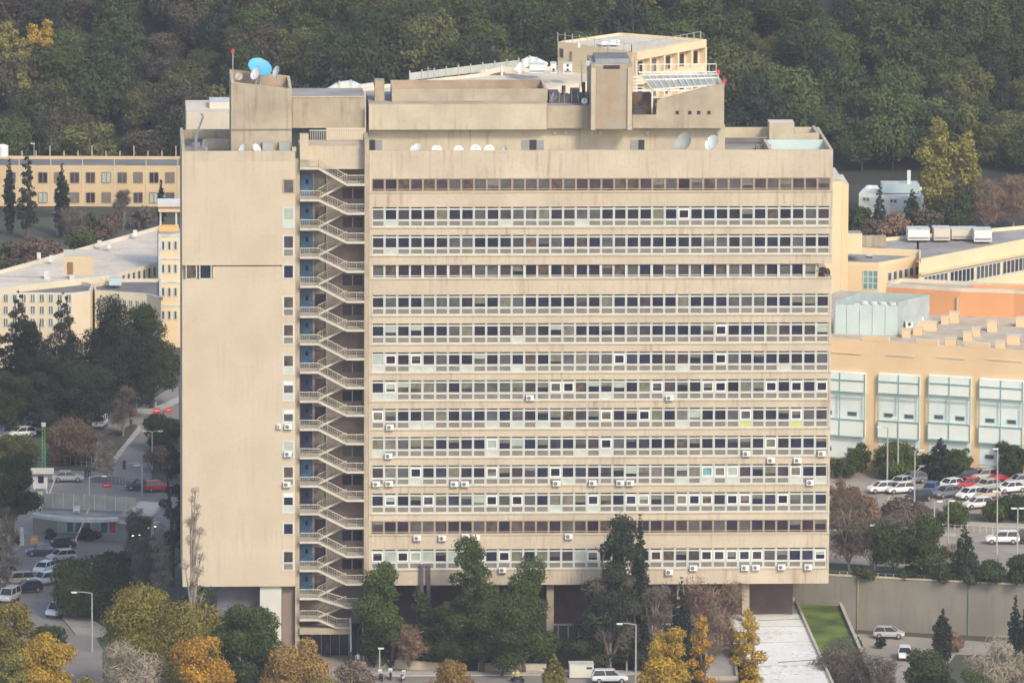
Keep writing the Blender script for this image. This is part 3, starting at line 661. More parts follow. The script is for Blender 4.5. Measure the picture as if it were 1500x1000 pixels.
class Face:
    """a vertical wall face through world point p, direction d (unit, horizontal); outward normal n"""
    def __init__(s, p, q):
        s.p = Vector((p.x, p.y, 0)); s.d = Vector((q.x-p.x, q.y-p.y, 0)).normalized(); s.n = Vector((s.d.y, -s.d.x, 0))
        if s.n.dot(CAM-s.p) < 0: s.n = -s.n
    def uz(s, px, py):
        r = ray(px, py); k = (s.p-CAM).dot(s.n)/r.dot(s.n); w_ = CAM+r*k; return (w_-s.p).dot(s.d), w_.z
    def box(s, b, u0, u1, z0, z1, off, th, m):
        a = s.p+s.d*u0+s.n*off; c = s.p+s.d*u1+s.n*off; e = s.n*th
        v = [(a.x, a.y, z0), (c.x, c.y, z0), (c.x, c.y, z1), (a.x, a.y, z1), (a.x+e.x, a.y+e.y, z0), (c.x+e.x, c.y+e.y, z0), (c.x+e.x, c.y+e.y, z1), (a.x+e.x, a.y+e.y, z1)]
        b.add(v, [(4, 5, 6, 7), (0, 1, 5, 4), (1, 2, 6, 5), (2, 3, 7, 6), (3, 0, 4, 7)], m)
    def window(s, par, M, px0, px1, py0, py1, nx=1, frame=FRW, glass=GLS, fw=.12, nz=1, name='window', z=None):
        u0, z1 = s.uz(px0, py0); u1, z0 = s.uz(px1, py1)
        if z: z0, z1 = z
        if u0 > u1: u0, u1 = u1, u0
        b = MB(); b.M = M
        for k in range(nx+1):
            u = u0+(u1-u0)*k/nx; s.box(b, u-fw/2, u+fw/2, z0, z1, -.02, .12, frame)
        for k in range(nz+1):
            zz = z0+(z1-z0)*k/nz; s.box(b, u0+fw/2, u1-fw/2, zz-fw/2, zz+fw/2, -.02, .11, frame)
        o = b.build(name, par); g = MB(); g.M = M; s.box(g, u0+.02, u1-.02, z0+.02, z1-.02, -.01, .05, glass); g.build('pane', o); return o
def roofbox(par, M, px0, px1, py0, py1, Y, dep, m, top=None, name='roof_box', zb=None):
    a = at(px0, (py0+py1)/2, Y); c = at(px1, (py0+py1)/2, Y); zt = at((px0+px1)/2, py0, Y).z; z0 = zb if zb is not None else at((px0+px1)/2, py1, Y).z
    b = MB(); b.M = M; b.box(a.x, c.x, Y, Y+dep, z0, zt, m, top); return b.build(name, par)

# far beige block at the left
t, P, M = pbuild('ward_block', 'long two-storey beige block with dark square windows at the forest edge', 'building', [(-60, 242), (268, 243), (268, 229), (-60, 228)], 7.0, BEI, ROOFD, rimm=BEI)
P = sorted(P, key=lambda p: p.y)[:2]; P.sort(key=lambda p: p.x); fc = Face(P[0], P[1])
for k in range(-2, 12):
    x = 19.8+k*23.25-10
    for j, (a, c) in enumerate(((252.5, 268), (282, 297))): fc.window(t, M, x, x+13, a, c, 2, mat('dark_frame', (.22, .19, .14), .7), PANES[[3, 2, 5, 4, 6, 2, 1][(k*3+j*5) % 7]], .14)
b = MB(); b.M = M
for k in range(-2, 7):
    u, z = fc.uz(28+k*46.5, 245); fc.box(b, u-.06, u+.06, z-6.0, z+1.4, .0, .1, mat('pale_pipe', (.55, .5, .4), .7))
b.build('drainpipes', t, kind='stuff')
b = MB(); b.M = M
y1 = sorted([atz(-60, 228, 7), atz(268, 229, 7)], key=lambda p: p.x)
for k in range(16):
    p = y1[0].lerp(y1[1], (k+.5)/16); b.box(p.x-.06, p.x+.06, p.y, p.y+.1, 7, 7.9 if k % 3 else 8.8, CREAM)
b.build('roof_posts', t, kind='stuff')
# long diagonal roof at mid left
t, P, M = pbuild('diagonal_wing', 'long low wing with a worn pale flat roof running diagonally', 'building', [(-60, 412), (236, 330), (236, 383), (161, 403), (-60, 408+20)], 12, CRE2, ROOFW, rimm=CREAM)
P2 = [atz(161, 403, 12), atz(236, 383, 12)]; fc = Face(*P2)
for k in range(9):
    x = 163+k*7.6; yy = 407-k*2.0; fc.window(t, M, x, x+4.2, yy, yy+14, 1, FRW, PANES[3])
roofbox(t, M, 93, 137, 376, 403, 152, 7, YELP, CREAM, 'stair_head')
o = roofbox(t, M, 99, 107, 384, 401, 151.85, .1, mat('brown_door', (.30, .18, .10), .7), None, 'door')
for px, py in ((57, 376), (146, 358), (160, 361), (198, 343), (75, 380)): roofbox(t, M, px-3, px+3, py-5, py+3, atz(px, py+3, 12).y, 1, WHITED, None, 'roof_vent')
t, P, M = pbuild('curved_annex', 'low beige annex with a grey roof and tall white windows behind the pines', 'building', [(-60, 403), (100, 407), (137, 416), (132, 426), (105, 429), (-60, 428)], 11.5, CRE2, ROOFD, rimm=CREAM)
fc = Face(atz(-60, 428, 11.5), atz(105, 429, 11.5))
for k in range(9):
    x = -8+k*13.2
    for a, c in ((431, 443), (448, 460), (466, 479)): fc.window(t, M, x, x+6.5, a, c, 2, FRW, PANES[3] if k % 2 else GLS)
for px in (69, 106): roofbox(t, M, px-4, px+4, 397, 409, atz(px, 409, 11.5).y, 1.4, WHITED, None, 'roof_unit')
t, P, M = pbuild('link_block', 'dark roofed link block with a row of small white windows', 'building', [(136, 416), (165, 408), (236, 408), (236, 436), (215, 430), (139, 425)], 11.0, CRE2, ROOFD, rimm=CREAM)
fc = Face(atz(139, 425, 11), atz(215, 430, 11))
for k in range(8):
    x = 142+k*9.4; yy = 430+k*.65
    for dy in (6, 24): fc.window(t, M, x, x+5.5, yy+dy, yy+dy+10, 2, FRW, PANES[3])
roofbox(t, M, 160, 178, 408, 418, atz(170, 419, 11).y, 3, PBLUE, WHITED, 'roof_unit')
# narrow tall block next to the tower
t, P, M = pbuild('narrow_block', 'narrow tall yellow block with white windows beside the tower', 'building', [(232, 343), (290, 343), (290, 334), (232, 334)], 17.5, YELP, CREAM, rimm=WHITED)
P = [atz(232, 343, 17.5), atz(290, 343, 17.5)]; fc = Face(*P)
for j in range(4):
    for k in range(3): fc.window(t, M, 236.5+k*9, 241.5+k*9, 353+j*34, 366+j*34, 1, FRW, PANES[3], .2)
b = MB(); b.M = M
for j in range(4):
    u0, z = fc.uz(232, 345+j*34); u1, _ = fc.uz(290, 345+j*34); fc.box(b, u0, u1, z-.15, z+.15, -.02, .1, WHITED)
u, z = fc.uz(234, 350); fc.box(b, u-.2, u+.2, z-13, z+.6, -.02, .16, WHITED); b.build('trim', t)
roofbox(t, M, 231, 290, 297.5, 303, P[0].y+1, 5, CREAM, WHITE, 'canopy'); roofbox(t, M, 232, 290, 303.3, 310.5, P[0].y+1.5, 4, YEL, None, 'canopy_soffit')
b = MB(); b.M = M; q = at(235, 310, P[0].y+2); q2 = at(235, 334, P[0].y+2); b.tube(q, (q.x, q.y, q2.z), .15, WHITED); b.build('post', t); b = MB(); b.M = M; q = at(258, 310, P[0].y+2); b.tube(q, (q.x, q.y, q2.z), .15, WHITED); b.build('post', t)
roofbox(t, M, 232.5, 262, 331, 339, P[0].y+1, 1.5, mat('amber_render', (.72, .45, .18), .9, .05, .2), None, 'roof_wall')
# back top yellow building with balconies
t, P, M = pbuild('balcony_block', 'pale yellow block with column-framed balconies rising behind the roofline', 'building', [(817, 61), (908, 48), (1026.5, 57), (925, 76)], 66, YELP, CREAM, base=30, rim=.3)
a, c, d = atz(817, 61, 66), atz(925, 76, 66), atz(1026.5, 57, 66)
fr = Face(c, d); fl_ = Face(a, c)
b = MB(); b.M = M
Lr = (d-c).length
fl_.window(t, M, 820, 826, 71, 85, 1, FRB, PANES[3]); fl_.window(t, M, 835, 838, 76, 90, 1, FRB, PANES[4])
infill = mat('balcony_infill_wall', (.68, .60, .47), .9, .06, .3)  # pale infill wall behind the balcony columns
for fl in range(3):
    zt = 66-1.1-fl*3.3
    b = MB(); b.M = M; fr.box(b, .4, Lr-.3, zt-2.35, zt, -.0, .02, infill); b.build('balcony_wall', t)
    b = MB(); b.M = M; fr.box(b, 0, Lr, zt-3.3, zt-2.4, .65, .2, YELP); fr.box(b, 0, Lr, zt-3.3, zt-2.9, .03, .61, YELP); b.build('balcony', t)
    for k in range(5):
        u = Lr*(k+.5)/5; b = MB(); b.M = M; fr.box(b, u-1.2, u+.9, zt-2.2, zt-.4, .021, .06, FRB); o = b.build('window', t); b = MB(); b.M = M; fr.box(b, u-1.1, u-.2, zt-2.1, zt-.5, .083, .02, PANES[3]); fr.box(b, u-.1, u+.8, zt-2.1, zt-.5, .083, .02, PANES[[0, 4, 2, 0, 1][k]]); b.build('pane', o)
b = MB(); b.M = M; fr.box(b, 0, Lr, 64.9, 65.98, .03, .9, YELP)
for k in range(6): fr.box(b, Lr*k/5-.2, Lr*k/5+.2, 50, 64.9, .02, .86, YELP)
b.build('column_frame', t)
b = MB(); b.M = M; up = Vector((0, 0, 1.0)); b.tube(a+up, c+up, .04, GALV, n=4); b.tube(c+up*.98, d+up*.98, .04, GALV, n=4)
for k in range(11):
    p = a.lerp(c, k/10); b.box(p.x-.05, p.x+.05, p.y, p.y+.1, 66, 67.3, GALV)
    p = c.lerp(d, k/10); b.box(p.x-.05, p.x+.05, p.y, p.y+.1, 66, 67.0, GALV)
b.build('roof_rail', t)
roofbox(t, M, 846, 850, 62, 70, atz(848, 70, 66).y, 1, WHITED, None, 'roof_unit'); roofbox(t, M, 880, 908, 60, 66, atz(890, 66, 66).y, 2, WHITE, None, 'roof_unit')
# rear wing roof behind the penthouse
t, P, M = pbuild('rear_wing', 'cream roofed rear wing with ducts showing behind the penthouse', 'building', [(478, 137), (560, 124), (760, 101), (868, 92), (868, 118), (560, 170), (478, 170)], 62.5, YELP, CREAM, base=30, rim=.4, rimm=CREAM)
b = MB(); b.M = M; a, c = atz(600, 119, 62.5), atz(760, 100, 62.5)
b.add([(a.x, a.y, 62.6), (c.x, c.y, 62.6), (c.x, c.y, 63.6), (a.x, a.y, 63.6)], [(0, 1, 2, 3)], DISHG)
for k in range(10):
    p = a.lerp(c, k/9); b.box(p.x-.08, p.x+.08, p.y-.15, p.y-.05, 62.5, 63.9, GALV)
b.build('roof_rail', t)
def duct(label, pts, r, Y0, m=WHITE):
    q = [at(x, y, Y0) for x, y in pts]; tt = thing('roof_duct', label, 'duct', tuple(q[0]))
    b = MB(); b.M = Matrix.Translation(-q[0])
    for i in range(len(q)-1):
        d = (q[i+1]-q[i]).normalized(); u = Vector((-d.z, 0, d.x))*r
        b.xprism([(q[i].x-u.x, q[i].z-u.z), (q[i+1].x-u.x, q[i+1].z-u.z), (q[i+1].x+u.x, q[i+1].z+u.z), (q[i].x+u.x, q[i].z+u.z)], q[i].y-r-i*.004, q[i].y+r+i*.004, m)
    b.build('casing', tt); b = MB(); b.M = Matrix.Translation(-q[0])
    for p in q[1:-1]: b.box(p.x-.15, p.x+.15, p.y-r-.1, p.y+r+.1, p.z-r-.6, p.z+r+.05, WHITED)
    b.build('flange', tt)
duct('fat bent white duct on the cream rear roof', [(757, 104), (766, 94), (776, 89), (786, 91), (800, 98)], .55, 88)
duct('long low white duct left of the fat bent one', [(690, 107), (712, 106), (735, 101), (760, 103)], .35, 92, CREAM)
duct('white rooftop hood above the beam at the stair', [(482, 136), (497, 127), (514, 125), (527, 131), (548, 128)], .6, 84)
def unit(px, py, wpx, hpx, Y, label, fans=0, m=WHITE, dep=1.6, cat='rooftop unit'):
    q = at(px, py, Y); s = sc_at(Y); W_, H_ = wpx/s, hpx/s; tt = thing('rooftop_unit', label, cat, tuple(q))
    b = MB(); b.box(-W_/2, W_/2, 0, dep, 0, H_, m); b.box(-W_/2-.06, W_/2+.06, -.06, dep+.06, H_, H_+.08, WHITED); b.build('casing', tt)
    b = MB(); b.box(-W_/2+.1, W_/2-.1, -.04, -.003, H_*.12, H_*.3, METAL)
    for k in range(fans):
        z = H_*(.4+.45*k/max(1, fans-1)); b.tube((0, -.003, z), (0, -.05, z), H_*.13, DARK, n=12)
    b.build('grille', tt)
unit(787, 107, 22, 12, 84, 'boxy white air handler on the rear cream roof'); unit(811, 107.5, 8, 14, 82, 'narrow white cabinet right of the air handler', 1); unit(831.5, 108, 13, 14, 82, 'white condenser with stacked round fans near the lift tower', 2)
unit(635, 113, 6, 6, 92, 'little white hut on the far edge of the rear roof', 0, WHITE, 1)
# block seen between the plant room and the lift tower
t, P, M = pbuild('gap_block', 'sunlit yellow wall with brown windows glimpsed left of the lift tower', 'building', [(800, 121), (870, 108), (870, 95), (800, 108)], 61.3, YELP, CREAM, base=30)
fc = Face(atz(800, 121, 61.3), atz(870, 108, 61.3))
for x in (818, 830, 842): fc.window(t, M, x, x+6, 124-(x-818)*.12, 140, 1, FRB, PANES[7])
# cream volume behind the left roof corner
t = thing('cream_block', 'cream rooftop block peeping out at the left of the roof house', 'building', tuple(at(273, 189, 32))); M = Matrix.Translation(-t.location)
roofbox(t, M, 273, 352, 165, 195, 32, 12, CREAM, CREAM, 'wall', zb=30); roofbox(t, M, 307, 352, 150, 166, 36, 5, CREAM, WHITED, 'upper_wall')
# tall yellow slab right behind the tower
t = thing('yellow_stair_tower', 'tall bright yellow windowless tower behind the right end of the slab', 'building', tuple(at(1190, 435, 175))); t.location.z = 0; M = Matrix.Translation(-t.location)
roofbox(t, M, 1130, 1233, 262.5, 300, 175, 12, YELP, CREAM, 'wall', zb=0); roofbox(t, M, 1233.2, 1243, 269.5, 300, 177, 10, YEL, CREAM, 'wall', zb=0); roofbox(t, M, 1128, 1234, 262, 263.5, 174.8, .6, CREAM, None, 'coping')

# ---- right side group
# clinic with white bays
zc = 6.6+18.2; O1, O2 = atz(1218, 493, zc), atz(1500, 510.5, zc); dd = (O2-O1).normalized(); nb = Vector((-dd.y, dd.x, 0))
A_, B_ = O1-dd*14, O1+dd*64; D_ = A_+nb*46; C_ = B_+nb*46
t = thing('clinic_building', 'wide yellow building with tall white glazed bays facing the car park', 'building', (A_.x, A_.y, TZ)); M = Matrix.Translation(-t.location)
b = MB(); b.M = M; b.prism([(p.x, p.y) for p in (A_, B_, C_, D_)], TZ-.5, zc-1.0, YEL, mat('gravel_roof', (.50, .43, .33), .95, .15, .5, streak=.3)); b.build('wall', t)
fc = Face(A_, B_)
b = MB(); b.M = M; L_ = (B_-A_).length
fc.box(b, 0, L_, zc-1.0, zc-.25, -.5, .5, YEL)
for a, c in ((1262, 1302), (1342, 1374), (1412, 1449)):
    u0, _ = fc.uz(a, 493); u1, _ = fc.uz(c, 493); fc.box(b, u0, u1, zc-.25, zc+.35, -.52, .56, YEL); fc.box(b, u0, u1, zc+.35, zc+.47, -.55, .6, CREAM)
b.build('parapet', t)
zg = TZ+.2
u0s = []
for i, (a, c, ytop) in enumerate(((1196, 1269, 541), (1288.5, 1348.5, 545.5), (1362, 1423.5, 548), (1436.5, 1500, 553), (1511, 1575, 556))):
    ua, z1 = fc.uz(a, ytop); ub, _ = fc.uz(c, ytop); H = z1-zg
    b = MB(); b.M = M; fc.box(b, ua, ub, zg, z1, -.5, .52, mat('bay_glazing', (.68, .77, .75), .4, .06, .3)); bay = b.build('glazed_bay', t)
    b = MB(); b.M = M
    fc.box(b, ua, ub, z1-2.7, z1-.1, .021, .5, mat('white_bay_panel', (.72, .78, .75), .4, .05, .3)); b.build('bay_panel', bay)
    b = MB(); b.M = M; fc.box(b, ua, ub, z1-8.8, z1-6.6, .021, .5, MATS['white_bay_panel']); b.build('bay_panel', bay)
    b = MB(); b.M = M
    for f in (0, .5, 1): fc.box(b, ua+(ub-ua)*f-.05, ua+(ub-ua)*f+.05, z1-8.8, z1-.1, .53, .12, TEAL)
    for z in (z1-1.1, z1-3.1, z1-6.5, z1-8.9, z1-11.9): fc.box(b, ua, ub, z-.06, z+.06, .53, .16, TEAL)
    b.build('teal_frame', bay)
    for z in (z1-6.1, z1-11.1):
        for f in (.22, .72):
            uu = ua+(ub-ua)*f; b = MB(); b.M = M; fc.box(b, uu-.6, uu+.75, z, z+.6, .021, .07, TEAL); o = b.build('window', bay); b = MB(); b.M = M; fc.box(b, uu-.5, uu+.65, z+.08, z+.52, .093, .02, PANES[3]); b.build('pane', o)
    b = MB(); b.M = M; fc.box(b, ua-.2, ub+.2, TZ-.4, TZ+1.5, .024, .3, ORG); b.build('plinth', bay)
for a, c, yy in ((1298, 1338, 521), (1372, 1413, 524), (1446, 1500, 528), (1196, 1262, 517)):
    fc.window(t, M, a, c, yy-2, yy+2, 1, CREAM, WHITED, .1, 1, 'slot_window')
for i, (px, py, wp, hp) in enumerate(((1327, 502, 12, 13), (1408, 512-7, 0, 0), (1376, 487, 13, 12), (1397, 495, 11, 14), (1417, 486, 13, 13), (1433, 481, 12, 13), (1453, 472, 14, 15), (1465, 501, 13, 15), (1484, 490, 18, 15), (1352, 490, 12, 12), (1408, 468, 12, 12))):
    if wp: p = atz(px, py-2, zc-1); unit(px, py-2, wp, hp, p.y, f'yellow rooftop vent box, {ORD[min(i+1,18)]} of the vents scattered on the clinic roof', 0, YEL, 1.4, 'vent') if i in () else None
VB = [(1327, 498, 12, 13, 'yellow vent box nearest the big pale blue roof enclosure'), (1344, 494, 14, 12, 'sand coloured vent box right of the white condensers'), (1357, 487, 30, 13, 'wide low yellow vent box beside the pale blue enclosure'), (1384, 478, 11, 12, 'yellow vent box below the join of the orange walls'), (1397, 476, 14, 16, 'taller yellow vent box against the orange wall'),
      (1392, 513, 16, 15, 'front-most yellow vent box on the clinic roof'), (1417, 502, 13, 13, 'yellow vent box left of a close pair in mid roof'), (1429, 496, 12, 13, 'yellow vent box right of a close pair in mid roof'), (1453, 489, 14, 16, 'yellow vent box in front of the orange corner'), (1465, 517, 14, 14, 'yellow vent box near the right parapet edge'), (1484, 508, 19, 14, 'wide yellow vent box at the right of the clinic roof'), (1496, 482, 16, 14, 'grey and yellow vent box at the far right of the roof')]
for px, py, wp, hp, lb in VB:
    p = atz(px, py-3, zc-1.0); s = sc_at(p.y); tt = thing('roof_vent', lb, 'vent', (p.x, p.y, zc-1.0), math.radians(-12), 'vent boxes on the clinic roof'); W_, H_ = wp/s, hp/s
    b = MB(); b.box(-W_/2, W_/2, 0, 1.4, 0, H_-.1, YEL); b.build('casing', tt); b = MB(); b.box(-W_/2-.05, W_/2+.05, -.05, 1.45, H_-.1, H_, CREAM); b.build('lid', tt)
    b = MB(); b.box(W_/2+.001, W_/2+.03, .3, 1.1, H_*.3, H_*.7, METAL); b.build('grille', tt)
# pale blue roof enclosure
q = atz(1222, 489, zc-1); Yb = q.y
t = thing('roof_enclosure', 'big pale blue panelled plant enclosure on the clinic roof', 'enclosure', tuple(q)); M = Matrix.Translation(-q)
a, c = at(1221, 487, Yb), at(1315, 487, Yb-1.5); zt = at(1221, 446, Yb).z; zt2 = zt
e, f = atz(1362, 428, zt+.8), atz(1262, 424, zt+.8)
b = MB(); b.M = M
for k in range(5):
    p = a.lerp(c, k/5); r = a.lerp(c, (k+1)/5); dlt = (r-p)*.015
    b.prism([(p.x+dlt.x, p.y), (r.x-dlt.x, r.y), (r.x-dlt.x, r.y+.3), (p.x+dlt.x, p.y+.3)], a.z-.2, zt, PBLUE)
b.build('panel', t)
b = MB(); b.M = M; pe, pf = Vector((e.x, e.y, 0)), Vector((f.x, f.y, 0))
for p, r in ((c, pe), (pe, pf), (pf, a)):
    d_ = (Vector((r.x, r.y, 0))-Vector((p.x, p.y, 0))).normalized(); nn = Vector((-d_.y, d_.x, 0))*.25
    b.prism([(p.x, p.y), (r.x, r.y), (r.x+nn.x, r.y+nn.y), (p.x+nn.x, p.y+nn.y)], a.z-.2, zt+.5, mat('louvre_grey', (.40, .46, .44), .6, .1, .6))
b.build('louvre_wall', t)
b = MB(); b.M = M; ce = Vector(((a.x+c.x+pe.x+pf.x)/4, (a.y+c.y+pe.y+pf.y)/4, 0))
ins = [Vector((p.x, p.y, 0)).lerp(ce, .12) for p in (a, c, pe, pf)]
b.prism([(p.x, p.y) for p in ins], a.z-.1, zt-.9, GRNG); b.build('grating', t)
for k in range(3):
    for j in range(6):
        p = ins[0].lerp(ins[1], (j+.6)/6.3); r = ins[3].lerp(ins[2], (j+.6)/6.3); w_ = p.lerp(r, (k+.7)/3.4); b = MB(); b.M = M; b.tube((w_.x, w_.y, zt-.89), (w_.x, w_.y, zt-.5), .5, WHITE, n=10); b.build('fan_cowl', t)
for px, py, lb in ((1332, 492, 'white condenser standing left of a pair by the pale blue enclosure'), (1347, 484, 'white condenser standing right of a pair by the pale blue enclosure')): unit(px, py-2, 11, 18, atz(px, py-2, zc-1).y, lb, 2)
# orange block
zo = TZ+19; 
t, P, M = pbuild('orange_block', 'low orange block with a flat gravel roof behind the clinic vents', 'building', [(1298, 415), (1320, 407), (1540, 418), (1540, 428), (1486, 424.5), (1407, 422)], zo+2.1, ORG, MATS['gravel_roof'], base=TZ, rimm=CREAM)
fc = Face(atz(1407, 422, zo+2.1), atz(1486, 424.5, zo+2.1)); b = MB(); b.M = M; u, z = fc.uz(1404.5, 430); fc.box(b, u-.25, u+.05, TZ, zo+.9, 0, .3, CONCL); b.build('pilaster', t)
roofbox(t, M, 1424, 1560, 417, 424, atz(1424, 420, zo+2.1).y, .4, ORG, CREAM, 'roof_curb')
# yellow front block and long wing
t, P, M = pbuild('yellow_annex', 'yellow annex with a tall teal window next to the stair tower', 'building', [(1180, 382), (1287, 385), (1346, 374), (1346, 352), (1180, 345)], 21, YEL, ROOFG, base=TZ, rimm=YELP)
fc = Face(atz(1180, 382, 21), atz(1287, 385, 21)); fc.window(t, M, 1264.5, 1285.5, 396, 424, 3, FRW, mat('teal_glass', (.16, .30, .30), .3, .2, .6), .14, 3)
fc2 = Face(atz(1287, 385, 21), atz(1346, 374, 21))
for k in range(6): fc2.window(t, M, 1300+k*8, 1305.5+k*8, 399.5-k*1.8, 411-k*1.8, 1, FRW, PANES[3], .16)
unit(1274, 381, 8, 6, atz(1274, 378, 20.5).y, 'small dark roof box on the yellow annex', 0, DMETAL, 1); 
t, P, M = pbuild('long_wing', 'long yellow wing with a band of white framed windows receding to the right', 'building', [(1346, 380), (1560, 339), (1560, 325), (1330, 345), (1243, 352), (1243, 362), (1346, 366)], 21.5, YELP, ROOFG, base=TZ, rimm=YELP)
fc = Face(atz(1346, 380, 21.5), atz(1560, 339, 21.5))
for k in range(5):
    x0 = 1353+k*38.5; y0 = 390.5-(x0-1353)*.185
    fc.window(t, M, x0, x0+35, y0, y0+12.5, 6, FRW, PANES[[3, 0, 3, 2, 3][k]], .18, z=(21.5-4.7, 21.5-2.7))
b = MB(); b.M = M; L_ = (atz(1560, 339, 21.5)-atz(1346, 380, 21.5)).length; fc.box(b, 0, L_, 21.5-2.3, 21.5-2.0, .0, .5, YEL); b.build('cornice', t)
roofbox(t, M, 1232, 1263, 342, 372, atz(1250, 372, 21.5).y-1, 3, YELP, ROOFG, 'stair_head')
roofbox(t, M, 1263, 1298, 345, 362, atz(1280, 364, 21.5).y+4, .5, CONC, None, 'roof_wall')
for a_ in ((1346, 352, 32, 16, 0, 'white air handler, left of the cluster on the grey roof'), (1380, 352, 24, 17, 0, 'cream plant hut in the middle of the roof cluster'), (1413, 350, 38, 14, 0, 'long white rooftop unit right of the cream hut'), (1440, 354, 26, 17, 0, 'white rooftop unit with an open dark end')):
    px, py, wp, hp, _, lb = a_; unit(px, py, wp, hp, atz(px, py, 21.1).y-2 if px > 0 else 0, lb, 0, CREAM if 'cream' in lb else WHITE, 3)
# far white house with chimney
t, P, M = pbuild('white_house', 'low white house with a thin white chimney at the forest foot', 'building', [(1258, 283), (1346, 289), (1356, 274), (1270, 271)], TZ+4, WHITED, mat('white_roof', (.55, .57, .55), .7, .1, .5), rimm=WHITE)
roofbox(t, M, 1293, 1347, 270, 283, atz(1320, 280, TZ+4).y, 4, PBLUE, WHITED, 'roof_room'); roofbox(t, M, 1329, 1334, 250, 280, atz(1330, 278, TZ+4).y-1, .6, WHITE, None, 'chimney')
fc = Face(atz(1258, 283, TZ+4), atz(1346, 289, TZ+4))
for k in range(4): fc.window(t, M, 1264+k*20, 1274+k*20, 289+k*1.3, 295+k*1.3, 2, FRW, PANES[3])
# foreground low white roof
zl = 5.0
t, P, M = pbuild('white_roof_annex', 'single-storey annex with a stained white roof and a raised edge, front right', 'building', [(1056, 879), (1168, 879), (1222, 1000), (1262, 1095), (1085, 1095), (1108, 1000)], zl, CONC, mat('white_membrane', (.76, .76, .71), .8, .06, .2, streak=1.0, sc=(.34, .32, .29)), base=-.5, rim=.35, rimm=CONCL)
unit(1158, 882, 12, 6, atz(1158, 882, zl-.35).y, 'white rooftop unit at the far corner of the stained white roof', 0, WHITE, 1)
mast(1147, 857, 880, atz(1147, 880, zl).y, 'thin white pole at the far edge of the white annex roof', False, cat='pole')
p = atz(1140, 970, zl-.35); q = atz(1215, 965, zl-.35); b = MB(); b.M = M; b.tube((p.x, p.y, zl-.3), (q.x, q.y, zl-.3), .06, ROOFD, n=4); b.build('cable', t); b = MB(); b.M = M; p = atz(1110, 905, zl); q = atz(1185, 902, zl); b.tube((p.x, p.y, zl-.3), (q.x, q.y, zl-.3), .05, ROOFD, n=4); b.build('cable', t)
for i_, (l_, r_, y_) in enumerate(((1062, 1173, 897), (1066, 1180, 915), (1074, 1190, 938), (1108, 1212, 974))):
    b = MB(); b.M = M; p = atz(l_, y_, zl); q = atz(r_, y_-2, zl); b.prism([(p.x, p.y), (q.x, q.y), (q.x, q.y+.25), (p.x, p.y+.25)], zl-.36, zl-.30 if i_ < 3 else zl-.1, mat('roof_seam', (.42, .42, .38), .9, .3, 1.5)); b.build('roof_seam', t)
roofbox(t, M, 1078, 1099, 890, 894, atz(1088, 896, zl).y, .5, mat('brown_hatch', (.30, .24, .2), .8), None, 'roof_hatch')
t2, P, M = pbuild('concrete_shed', 'small grey flat roofed shed left of the white annex roof', 'building', [(1033, 927), (1074, 927), (1082, 990), (1033, 990)], 3.2, CONCD, ROOFG, base=-.5, rimm=CONCL)
# small light wall strips
LP = [atz(a, c, 3.2) for a, c in ((1166, 884), (1229, 887), (1256, 950), (1258, 953), (1202, 953), (1190, 930))]
QP = [atz(a, c, 3.0) for a, c in ((1258, 953), (1300, 1050), (1240, 1050), (1202, 953))]; b = MB(); b.prism([(p.x, p.y) for p in QP][::-1], -.4, 3.0, CONCD, SOIL); b.build('planting_bed', kind='structure')
b = MB(); b.prism([(p.x, p.y) for p in LP][::-1], -.4, 3.2, CONCD, mat('patchy_lawn', (.085, .145, .016), .95, .45, .25, bump=.4, c2=(.15, .22, .03))); b.build('lawn', kind='structure')
def lowwall(label, p0, p1, h, m=CONCL, th=.3, name='low_wall', cat='wall'):
    a, c = gp(*p0), gp(*p1); d = c-a; t = thing(name, label, cat, tuple(a), math.atan2(d.y, d.x)); L = math.hypot(d.x, d.y)
    b = MB(); b.box(0, L, 0, th, -.3, h, m); b.build('wall', t); b = MB(); b.box(-.03, L+.03, -.04, th+.04, h, h+.1, KERB); b.build('coping', t); return t
p, q = LP[1], atz(1298, 1045, 3.2); t = thing('low_wall', 'low grey wall edging the green lawn beside the white annex', 'wall', tuple(p)); M = Matrix.Translation(-p); b = MB(); b.M = M
b.prism([(p.x, p.y), (q.x, q.y), (q.x+.3, q.y), (p.x+.3, p.y)][::1], -.4, 3.6, CONCD); b.build('wall', t); b = MB(); b.M = M; b.prism([(p.x-.05, p.y), (q.x-.05, q.y), (q.x+.35, q.y), (p.x+.35, p.y)], 3.6, 3.7, KERB); b.build('coping', t)
lowwall('pale low wall behind the olive tree at bottom left', (163, 895), (205, 891), 1.6)
lowwall('whitish low wall under the centre pines, left stretch', (550, 978), (655, 983), 1.0); lowwall('whitish low wall under the centre pines, right stretch', (700, 982), (800, 984), .9)
b0 = gp(852, 994); t = thing('white_cabin', 'white site cabin with a small dark vent beside the pine', 'cabin', tuple(b0)); s = sc_at(b0.y)
b = MB(); b.box(-1.5, 1.5, 0, 2.2, .15, 1.75, mat('cabin_white', (.62, .62, .52), .7, .08, .6, streak=.4)); b.build('body', t); b = MB(); b.box(-1.55, 1.55, -.05, 2.25, 1.75, 1.85, WHITED); b.build('roof', t); b = MB(); b.box(.6, 1.3, -.03, -.002, 1.25, 1.5, DARK); b.box(-1.2, -.9, .3, .8, 0, .15, DARK); b.build('vent', t)
